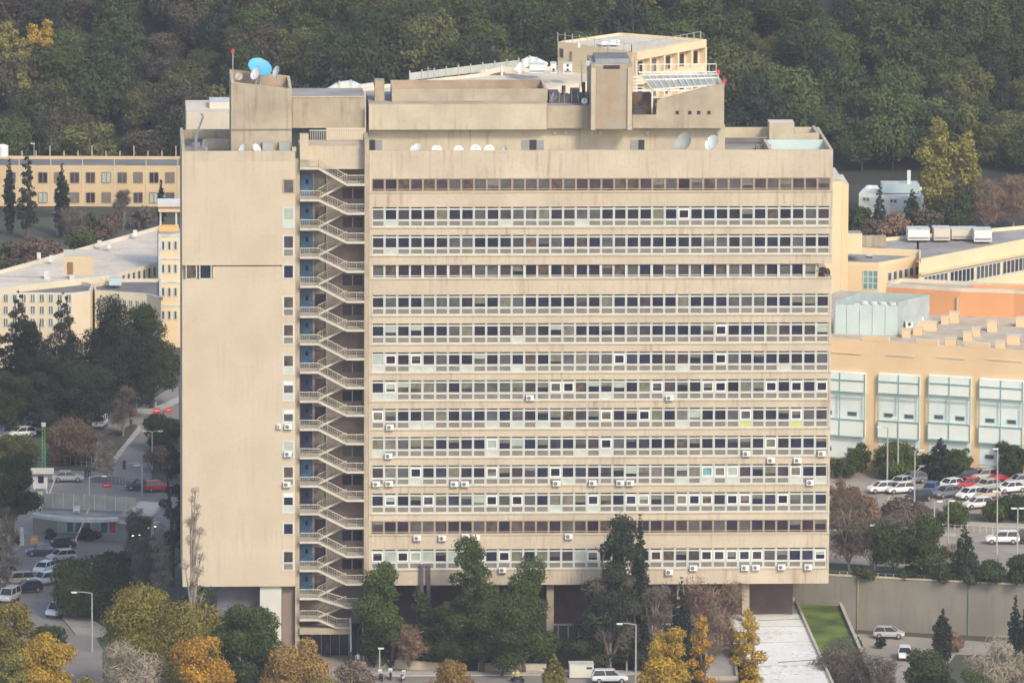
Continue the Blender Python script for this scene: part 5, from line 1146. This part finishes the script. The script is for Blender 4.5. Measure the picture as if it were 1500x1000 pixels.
# ------------------------------------------------------------------ cars, lamps, people
CARM = {}
def paint(name, c): return mat('car_'+name, c, .28, .03, 1)
GLASSC = mat('car_glass', (.025, .03, .035), .1, .1, 1); TYRE = mat('tyre', (.02, .02, .02), .8); RIM = mat('rim', (.35, .35, .36), .4, metal=.4)
HLM = mat('headlight_lens', (.8, .8, .75), .2); HLON = mat('headlight_lit', (1, .92, .75), .3, emit=1.6); TLM = mat('taillight', (.45, .02, .02), .3); TLON = mat('taillight_lit', (.9, .05, .03), .3, emit=.7)
def car_parts(kind, pm, lit, tail):
    key = (kind, pm.name, lit, tail)
    if key in CARM: return CARM[key]
    L, W_, H, zb, zs = {'hatch': (4.0, 1.72, 1.48, .28, .92), 'sedan': (4.5, 1.78, 1.44, .26, .90), 'suv': (4.5, 1.86, 1.68, .36, 1.04), 'van': (4.4, 1.8, 1.85, .34, 1.1)}[kind]
    h = L/2; B = MB()
    def loft(st, m, b, closed=True):
        # stations: x, z0, z1, half width bottom, half width top
        ring = []
        for x, z0, z1, w0, w1 in st: ring.append([(x, -w0*.92, z0), (x, -w0, z0+(z1-z0)*.35), (x, -w1, z1-(z1-z0)*.12), (x, -w1*.9, z1), (x, w1*.9, z1), (x, w1, z1-(z1-z0)*.12), (x, w0, z0+(z1-z0)*.35), (x, w0*.92, z0)])
        v = [p for r in ring for p in r]; f = []
        for i in range(len(ring)-1):
            for k in range(8): f.append((i*8+k, i*8+(k+1) % 8, (i+1)*8+(k+1) % 8, (i+1)*8+k))
        f.append(tuple(range(7, -1, -1))); e = (len(ring)-1)*8; f.append(tuple(e+k for k in range(8)))
        b.add(v, f, m)
    w2 = W_/2
    loft([(-h, zb+.12, zs-.22, w2*.82, w2*.74), (-h+.12, zb, zs-.06, w2*.94, w2*.88), (-h*.62, zb-.02, zs, w2, w2*.96), (h*.45, zb-.02, zs, w2, w2*.96), (h*.78, zb, zs-.10, w2*.98, w2*.92), (h-.14, zb, zs-.24, w2*.90, w2*.82), (h, zb+.1, zs-.38, w2*.76, w2*.7)], pm, B)
    g = MB()
    if kind == 'sedan': cs = [(-h+.55, -h+1.15), (h-1.05, h-1.75)]
    elif kind == 'hatch': cs = [(-h+.08, -h+.42), (h-.85, h-1.65)]
    elif kind == 'suv': cs = [(-h+.08, -h+.35), (h-1.05, h-1.75)]
    else: cs = [(-h+.04, -h+.15), (h-.75, h-1.35)]
    zr = H-.07; (r0, r1), (f0, f1) = cs
    v = [(r0, -w2*.92, zs-.05), (f0, -w2*.92, zs-.09), (f0, w2*.92, zs-.09), (r0, w2*.92, zs-.05), (r1, -w2*.74, zr), (f1, -w2*.74, zr), (f1, w2*.74, zr), (r1, w2*.74, zr)]
    g.add(v, [(0, 1, 5, 4), (1, 2, 6, 5), (2, 3, 7, 6), (3, 0, 4, 7)], GLASSC)
    rf = MB(); rf.add([(r1-.03, -w2*.76, zr), (f1+.04, -w2*.76, zr), (f1+.04, w2*.76, zr), (r1-.03, w2*.76, zr), (r1+.15, -w2*.62, H), (f1-.2, -w2*.62, H), (f1-.2, w2*.62, H), (r1+.15, w2*.62, H)], [(0, 3, 2, 1), (0, 1, 5, 4), (1, 2, 6, 5), (2, 3, 7, 6), (3, 0, 4, 7), (4, 5, 6, 7)], pm)
    for s in (-1, 1):          # pillars
        for (xa, xb) in ((f0, f1), (r0, r1), ((f0+r0)/2, (f1+r1)/2)):
            rf.tube((xa, s*w2*.93, zs-.05), (xb, s*w2*.755, zr+.01), .045, pm, n=4)
    P = [('body', B, []), ('window_glass', g, []), ('roof', rf, [])]
    for sx in (-1, 1):
        for sy in (-1, 1):
            x = sx*h*.62+.05; y = sy*(w2-.10); t_ = MB(); t_.tube((x, y-.11, .32), (x, y+.11, .32), .32, TYRE, n=18); r_ = MB(); yy = y+sy*.115; r_.tube((x, yy-.01, .32), (x, yy+.01, .32), .20, RIM, n=12); P.append(('wheel', t_, [('rim', r_)]))
    for sy in (-1, 1):
        a = MB(); a.box(h-.16, h-.02, sy*w2*.62-.16, sy*w2*.62+.16, zs-.42, zs-.27, HLON if lit else HLM); P.append(('headlight', a, []))
        a = MB(); a.box(-h-.01, -h+.1, sy*w2*.66-.12, sy*w2*.66+.12, zs-.36, zs-.16, TLON if tail else TLM); P.append(('taillight', a, []))
    out = []
    for nm, b, sub in P:
        def mk(n_, b_):
            me = bpy.data.meshes.new(n_); me.from_pydata(b_.v, [], b_.f)
            for m in b_.mats: me.materials.append(m)
            me.polygons.foreach_set('material_index', b_.m); me.update(); return me
        out.append((nm, mk(nm, b), [(a, mk(a, c)) for a, c in sub]))
    CARM[key] = out; return out
def car(px, py, head, kind, pm, label, lit=False, tail=False, group=None):
    g = gp(px, py); t = thing('parked_car' if not (lit or tail) else 'moving_car', label, 'pickup' if 'pickup' in label else 'van' if kind == 'van' else 'car', (g.x, g.y, g.z+.16), math.radians(head), group)
    for nm, me, sub in car_parts(kind, pm, lit, tail):
        o = bpy.data.objects.new(nm, me); COL.objects.link(o); o.parent = t
        for a, m2 in sub: q = bpy.data.objects.new(a, m2); COL.objects.link(q); q.parent = o
    return t
WH, SV, DK, NV, RD, BL, BG, GY, LGn = [paint(n, c) for n, c in (('white', (.72, .74, .72)), ('silver', (.42, .43, .42)), ('black', (.025, .025, .03)), ('navy', (.03, .04, .10)), ('red', (.50, .03, .04)), ('blue', (.06, .12, .30)), ('beige', (.45, .40, .30)), ('grey', (.16, .17, .18)), ('pale_green', (.42, .47, .33)))]
CG = 'cars in the right car park'
for a in [(99, 706, 0, 'sedan', SV, 'silver sedan side-on on the road above the gatehouse'), (207, 718, 180, 'sedan', NV, 'dark navy car on the road right of the traffic light'), (230, 720, 20, 'hatch', RD, 'red car stopped beside the slab edge'),
          (189, 789, -60, 'hatch', DK, 'black car with lit headlights coming through the gate', True), (209, 777, -50, 'hatch', GY, 'grey car with lit headlights following the black one', True),
          (62, 814, 185, 'sedan', NV, 'dark navy sedan waiting side-on below the barrier'), (87, 804, 190, 'sedan', DK, 'black car with red tail lights beside the barrier pole', False, True), (90, 822, 205, 'hatch', SV, 'silver hatchback right behind the navy sedan'),
          (64, 840, 245, 'hatch', WH, 'white hatchback in the lane below the navy sedan'), (25, 857, 195, 'suv', BG, 'beige car with lit headlights near the left edge', True), (66, 857, 215, 'suv', WH, 'white car with lit headlights below the white hatchback', True),
          (86, 903, 240, 'van', WH, 'white pickup van at the edge of the dark tree'), (14, 882, 250, 'van', SV, 'silver van close to the left edge beside the olive tree'), (2, 846, 200, 'hatch', GY, 'grey car cut by the left frame edge'),
          (146, 627, 260, 'suv', WH, 'white car parked alone by the rust brown tree'), (12, 640, 200, 'sedan', GY, 'grey car leftmost of the upper left row'), (32, 641, 200, 'hatch', WH, 'white car second in the upper left row'), (50, 634, 200, 'sedan', WH, 'white sedan behind the upper left row'), (5, 628, 200, 'sedan', SV, 'silver car behind the leftmost upper left car'), (236, 657, 200, 'hatch', SV, 'silver car under the trees at the road bend'),
          (1326.5, 698, 190, 'suv', LGn, 'pale green car, leftmost of the back row'), (1351.5, 701, 190, 'suv', WH, 'white car between the pale green and the dark car'), (1384, 701, 235, 'suv', GY, 'dark grey car left of a dark pair in the back row'), (1413, 704, 200, 'hatch', DK, 'black car right of a dark pair in the back row'), (1442, 704, 195, 'hatch', SV, 'silver car next to the red one in the back row'), (1469, 706, 195, 'hatch', RD, 'bright red car at the right end of the back row'),
          (1320, 714, 230, 'sedan', SV, 'silver sedan behind the shrubs at the left of the car park'), (1363.5, 724, 250, 'hatch', BL, 'blue car in the second row'), (1393, 717, 215, 'sedan', WH, 'white sedan just right of the blue car'), (1420, 716, 200, 'sedan', RD, 'dark red car partly hidden behind a white one'), (1447, 718, 215, 'sedan', SV, 'silver sedan above the beige hatchback'), (1386, 729, 215, 'hatch', GY, 'grey hatchback in front of the white sedan'), (1420, 731, 215, 'hatch', WH, 'clean white hatchback at the front of the second row'), (1446, 731, 220, 'hatch', BG, 'beige hatchback right of the clean white one'), (1318, 723, 200, 'hatch', WH, 'white car half hidden by the brown shrubs'), (1291, 722, 200, 'hatch', WH, 'white car at the far left of the car park behind bare shrubs'), (1470, 747, 200, 'hatch', GY, 'dark car alone near the right shrubs'),
          (1336, 708, 200, 'hatch', GY, 'grey hatchback behind the silver sedan at the car park left'), (1494, 712, 200, 'hatch', SV, 'silver hatchback at the right frame edge of the car park'), (1480, 722, 205, 'sedan', WH, 'white sedan right of the silver and beige cars'), (1345, 735, 210, 'hatch', DK, 'black hatchback by the shrubs below the blue car'), (1432, 745, 200, 'hatch', WH, 'white hatchback alone in the front lane of the car park'),
          (40, 868, 200, 'hatch', DK, 'black hatchback under the lit headlight cars at the left'),
          (1468, 797, 180, 'suv', WH, 'large white suv side-on on the road above the wall'), (1503, 796, 180, 'suv', DK, 'black car nose to tail behind the large white suv'),
          (1302, 935, -8, 'hatch', SV, 'silver hatchback at the foot of the retaining wall'), (1325, 965, 265, 'hatch', WH, 'white car seen end-on below the silver hatchback'), (893, 1001, 0, 'suv', WH, 'white car on the street under the pine at bottom centre'), (1015, 1000, 0, 'hatch', DK, 'dark car hidden behind the yellow tree on the street')]:
    car(*a)
def moto(px, py, label, rider=False, m=DK):
    g = gp(px, py); t = thing('motorcycle', label, 'motorcycle', (g.x, g.y, g.z+.05), TR.random()*3)
    for x in (-.65, .65):
        b = MB(); b.tube((x, -.06, .3), (x, .06, .3), .3, TYRE, n=14); b.build('wheel', t)
    b = MB(); b.box(-.5, .5, -.14, .14, .35, .75, m); b.tube((.65, 0, .3), (.45, 0, 1.0), .05, METAL); b.build('frame', t)
    b = MB(); b.box(-.75, .1, -.15, .15, .755, .86, DMETAL); b.build('seat', t); b = MB(); b.tube((.45, -.35, 1.02), (.45, .35, 1.02), .03, METAL); b.box(.5, .58, -.25, .25, .8, 1.3, WHITED); b.build('handlebar', t)
def person(px, py, label, top=(.05, .05, .07), leg=(.04, .04, .06), sit=False, dz=0, rz=0):
    g = gp(px, py); me = bpy.data.meshes.new('person')
    J = [(0, 0, .95), (0, 0, 1.15), (0, 0, 1.42), (0, 0, 1.52), (0, -.02, 1.62), (0, -.02, 1.74), (.10, 0, .90), (.12, -.06, .5), (.13, .05, .06), (.13, -.12, .04), (-.10, 0, .90), (-.12, .08, .5), (-.13, .12, .08), (-.13, -.05, .04), (.2, 0, 1.40), (.27, .03, 1.12), (.25, -.12, .88), (-.2, 0, 1.40), (-.27, .03, 1.12), (-.25, -.10, .88)]
    E_ = [(0, 1), (1, 2), (2, 3), (3, 4), (4, 5), (0, 6), (6, 7), (7, 8), (8, 9), (0, 10), (10, 11), (11, 12), (12, 13), (2, 14), (14, 15), (15, 16), (2, 17), (17, 18), (18, 19)]
    rad = [.16, .15, .17, .07, .10, .09, .10, .075, .05, .045, .10, .075, .05, .045, .07, .05, .04, .07, .05, .04]
    if sit: J = [(x, y, z) if i not in (7, 8, 9, 11, 12, 13) else {7: (.2, -.4, .75), 8: (.2, -.35, .35), 9: (.2, -.5, .3), 11: (-.2, -.4, .75), 12: (-.2, -.35, .35), 13: (-.2, -.5, .3)}[i] for i, (x, y, z) in enumerate(J)]
    me.from_pydata(J, E_, []); o = bpy.data.objects.new('person', me); COL.objects.link(o); o.location = (g.x, g.y, g.z+.05+dz); o.rotation_euler = (0, 0, rz)
    md = o.modifiers.new('skin', 'SKIN'); 
    for v, r in zip(me.skin_vertices[0].data, rad): v.radius = (r, r)
    me.skin_vertices[0].data[0].use_root = True
    o.modifiers.new('sub', 'SUBSURF').levels = 1
    m = bpy.data.materials.new('clothed_person'); m.use_nodes = True; n = m.node_tree.nodes; L = m.node_tree.links; tc = n.new('ShaderNodeTexCoord'); sp = n.new('ShaderNodeSeparateXYZ'); cr = n.new('ShaderNodeValToRGB'); mr = n.new('ShaderNodeMath'); mr.operation = 'DIVIDE'; mr.inputs[1].default_value = 2
    L.new(tc.outputs['Object'], sp.inputs[0]); L.new(sp.outputs[2], mr.inputs[0]); L.new(mr.outputs[0], cr.inputs[0]); L.new(cr.outputs[0], n['Principled BSDF'].inputs['Base Color'])
    cr.color_ramp.interpolation = 'CONSTANT'; e = cr.color_ramp.elements; e[0].color = (*leg, 1); e[1].position = .45; e[1].color = (*top, 1)
    x = e.new(.755); x.color = (.45, .28, .2, 1); x = e.new(.855); x.color = (.03, .02, .02, 1)
    me.materials.append(m); o['label'] = label; o['category'] = 'person'
for a in [(513, 972, 'person in dark coat standing at the end of the stair rail'), (480, 962, 'person in dark clothes at the entrance doors'), (524, 976, 'person in a grey top beside the pale shrub', (.3, .3, .32)), (163, 783, 'person in black standing by the gatehouse red door'), (126, 700, 'person in dark clothes, left of two on the road above the gatehouse'), (131, 699, 'person in a brown jacket, right of two on the road above the gatehouse', (.2, .1, .07)), (192, 629, 'person in black walking by the upper road kerb'), (1290, 772, 'person in dark clothes walking by the car park rail'), (758, 1001, 'motorcyclist in a yellow vest on the street at the bottom', (.5, .42, .05), (.04, .04, .06), True)]:
    person(*a)
moto(758, 1000, 'dark motorcycle under the rider in the yellow vest'); moto(558, 997, 'dark motorcycle parked left of the pine wall at the bottom'); moto(590, 998, 'white motorcycle parked at the kerb under the pines', m=WH); moto(572, 995, 'black motorcycle between the dark and the white one'); moto(658, 1000, 'motorcycle behind the olive shrub at the kerb'); moto(175, 640, 'dark motorcycle beside the upper left kerb')
def lamp(px, base, top, label, arm=-1, armpx=14, two=False, m=GALV, glow=None):
    g = gp(px, base); H = at(px, top, g.y).z-g.z; A_ = armpx/sc_at(g.y); t = thing('street_lamp', label, 'street lamp', tuple(g))
    b = MB(); b.tube((0, 0, 0), (0, 0, H), .13, m, r2=.08); b.build('pole', t)
    for s in ((-1, 1) if two else (arm,)):
        b = MB(); b.tube((0, 0, H-.05), (s*A_*.45, 0, H+.12), .06, m, n=5); b.tube((s*A_*.45, 0, H+.12), (s*A_*.8, 0, H+.15), .05, m, n=5); b.build('arm', t)
        b = MB(); x = s*A_; b.prism([(x-.38, -.15), (x+.38, -.15), (x+.38, .15), (x-.38, .15)], H+.04, [H+.16]*4, WHITE); b.box(x-.3, x+.3, -.11, .11, H-.02, H+.038, HLM); b.build('lamp_head', t)
for a in [(135, 955, 868, 'street lamp with one arm left of the huge olive tree', -1, 26), (131, 762, 698, 'curved street lamp above the gatehouse roof', 1, 22), (225, 872, 766, 'tall street lamp beside the slab left of the bare poplars', 1, 4), (223, 690, 632, 'double headed street lamp under the dark tree at the bend', -1, 12, True),
          (931, 1003, 914, 'white street lamp left of the bright yellow tree', -1, 24), (918, 985, 872, 'thin street lamp behind the white one by the pines', -1, 18), (200, 606, 584, 'small lamp near the red barriers', -1, 3, True), (228, 600, 562, 'thin lamp pole left of the red barriers', -1, 3), (208, 725, 682, 'lamp with a short arm right of the traffic light', -1, 8),
          (1299.5, 712, 626, 'lamp pole at the left of the clinic car park', -1, 12), (1315, 705, 612, 'taller pole right behind the first car park lamp', -1, 6), (1339, 770, 660, 'curved lamp with arm reaching right before the white car', 1, 10), (1413, 690, 632, 'double lamp before the third clinic bay', -1, 3, True), (1444, 700, 612, 'lamp before the right clinic bay', -1, 10), (1460, 760, 658, 'slim pole in the middle of the parked cars', -1, 3), (1485, 695, 652, 'lamp in front of the last clinic bay', -1, 4, True), (1460, 812, 720, 'lamp pole beside the beige hatchback', -1, 3),
          (1388, 838, 734, 'pale lamp pole above the cone conifer', 1, 5), (1281, 843, 770, 'thin pole above the retaining wall left part', -1, 3), (1490, 815, 745, 'small double lamp near the right edge', -1, 6, True), (1258, 765, 728, 'short lamp behind the ruddy shrub', 1, 6), (1368, 800, 735, 'low lamp pole between car park and road', 1, 8),
          (7, 262, 182, 'lamp with a flat head at the far left before the wood', -1, 4), (24, 262, 190, 'thin leaning pole beside the far left lamp', -1, 3), (50, 262, 211, 'short white lamp before the beige block', -1, 2), (217, 250, 192, 'thin lamp on the right half of the beige block', 1, 8), (84, 345, 312, 'small lamp below the beige block cypress', -1, 2), (556, 985, 950, 'short pale post left of the white wall', 1, 2)]:
    lamp(*a)
g = gp(208, 725); t = thing('traffic_light', 'traffic light on a curved arm over the road above the gate', 'traffic light', tuple(g)); s = sc_at(g.y)
H = 48/s; b = MB(); b.tube((0, 0, 0), (0, 0, H*.9), .12, GALV); b.tube((0, 0, H*.9), (-8/s, 0, H), .1, GALV); b.tube((-8/s, 0, H), (-24/s, 0, H*.96), .08, GALV); b.build('pole', t)
b = MB(); b.box(-26/s-.2, -26/s+.2, -.2, .2, H*.96-.7, H*.96+.45, DARK); b.build('signal_head', t)
g = gp(64, 705); t = thing('green_mast', 'bright green lattice mast behind the guard booth', 'mast', tuple(g)); H = 82/sc_at(g.y)
GRM = mat('green_paint', (.10, .38, .08), .5, .1, 1); b = MB()
for x, y in ((-.25, -.25), (.25, -.25), (.25, .25), (-.25, .25)): b.tube((x, y, 0), (x*.7, y*.7, H), .06, GRM, n=4)
for k in range(14): z = H*k/14; b.tube((-.25, -.25, z), (.25, -.25, z+H/14), .04, GRM, n=4)
b.build('lattice', t); b = MB(); b.tube((0, 0, H), (0, 0, H+.5), .35, WHITED, n=10); b.build('camera_head', t)
g = gp(110, 802); t = thing('barrier_gate', 'raised white barrier arm leaning over the gate lane', 'barrier', tuple(g)); s = sc_at(g.y)
b = MB(); b.box(-.25, .25, -.2, .2, 0, 1.1, WHITED); b.build('post', t)
for k in range(8):
    f0, f1 = k/8, (k+1)/8; b = MB() if k == 0 else b; b.tube((23/s*f0, -.25, .9+54/s*f0), (23/s*f1, -.25, .9+54/s*f1), .10, WHITE if k % 2 == 0 else mat('barrier_stripe', (.5, .42, .38), .6), n=5)
b.build('arm', t)
def blk(px, py, wpx, hpx, m, name, label, cat, m2=None):
    g = gp(px, py); s = sc_at(g.y); W_, H_ = wpx/s, hpx/s; t = thing(name, label, cat, tuple(g))
    b = MB(); b.xprism([(-W_/2, .03), (W_/2, .03), (W_*.42, H_*.5), (W_*.36, H_), (-W_*.36, H_), (-W_*.42, H_*.5)], -.3, .3, m); b.build('body', t); b = MB(); b.box(-W_*.3, W_*.3, -.33, -.302, H_*.55, H_*.75, m2 or WHITED); b.build('stripe', t)
blk(230, 606, 12, 8, RED, 'road_barrier', 'red plastic road barrier, left of the pair on the upper road', 'barrier'); blk(247, 604, 10, 7, RED, 'road_barrier', 'red plastic road barrier, right of the pair beside the slab', 'barrier'); blk(196, 609, 8, 6, RED, 'road_barrier', 'small red block left of the lamp near the junction', 'barrier')
blk(50, 797, 13, 12, mat('yellow_box', (.62, .36, .08), .6), 'grit_bin', 'yellow orange bin in front of the gatehouse', 'bin', YEL); blk(32, 800, 7, 28, WHITED, 'gate_post', 'pale green white post left of the yellow bin', 'post')
blk(156, 714, 14, 6, RED, 'road_sign_stand', 'low red sign board on the road above the gatehouse', 'sign'); blk(533, 974, 9, 5, CREAM, 'bench_box', 'small cream box beside the entrance path', 'box')
g = gp(7, 262); q = at(5, 228, g.y)
t = thing('water_tank', 'white round topped tank at the far left roof', 'tank', tuple(at(4, 229, 345))); b = MB(); s = sc_at(345)
for k in range(5):
    a0, a1 = k*18, (k+1)*18; R0 = 8/s; b.tube((0, 0, 14/s+math.sin(math.radians(a0))*4/s), (0, 0, 14/s+math.sin(math.radians(a1))*4/s), R0*math.cos(math.radians(a0)), WHITE, r2=R0*math.cos(math.radians(a1)), n=14)
b.build('dome', t); b = MB(); b.tube((0, 0, 0), (0, 0, 14/s), 8/s, WHITE, n=14); b.build('body', t)

# ------------------------------------------------------------------ haze
def haze():
    b = MB(); b.box(-420, 420, -1110, 760, -4, 235, ASPH); o = b.build('haze', kind='stuff'); me = o.data; me.materials.clear()
    m = bpy.data.materials.new('haze_air'); m.use_nodes = True; n = m.node_tree.nodes; n.remove(n['Principled BSDF']); v = n.new('ShaderNodeVolumePrincipled')
    v.inputs['Color'].default_value = (.86, .84, .95, 1); v.inputs['Density'].default_value = HZ; v.inputs['Anisotropy'].default_value = .2
    m.node_tree.links.new(v.outputs[0], n['Material Output'].inputs['Volume']); me.materials.append(m)
HZ = .000085
haze()
SC.cycles.volume_bounces = 0; SC.cycles.volume_step_rate = 5
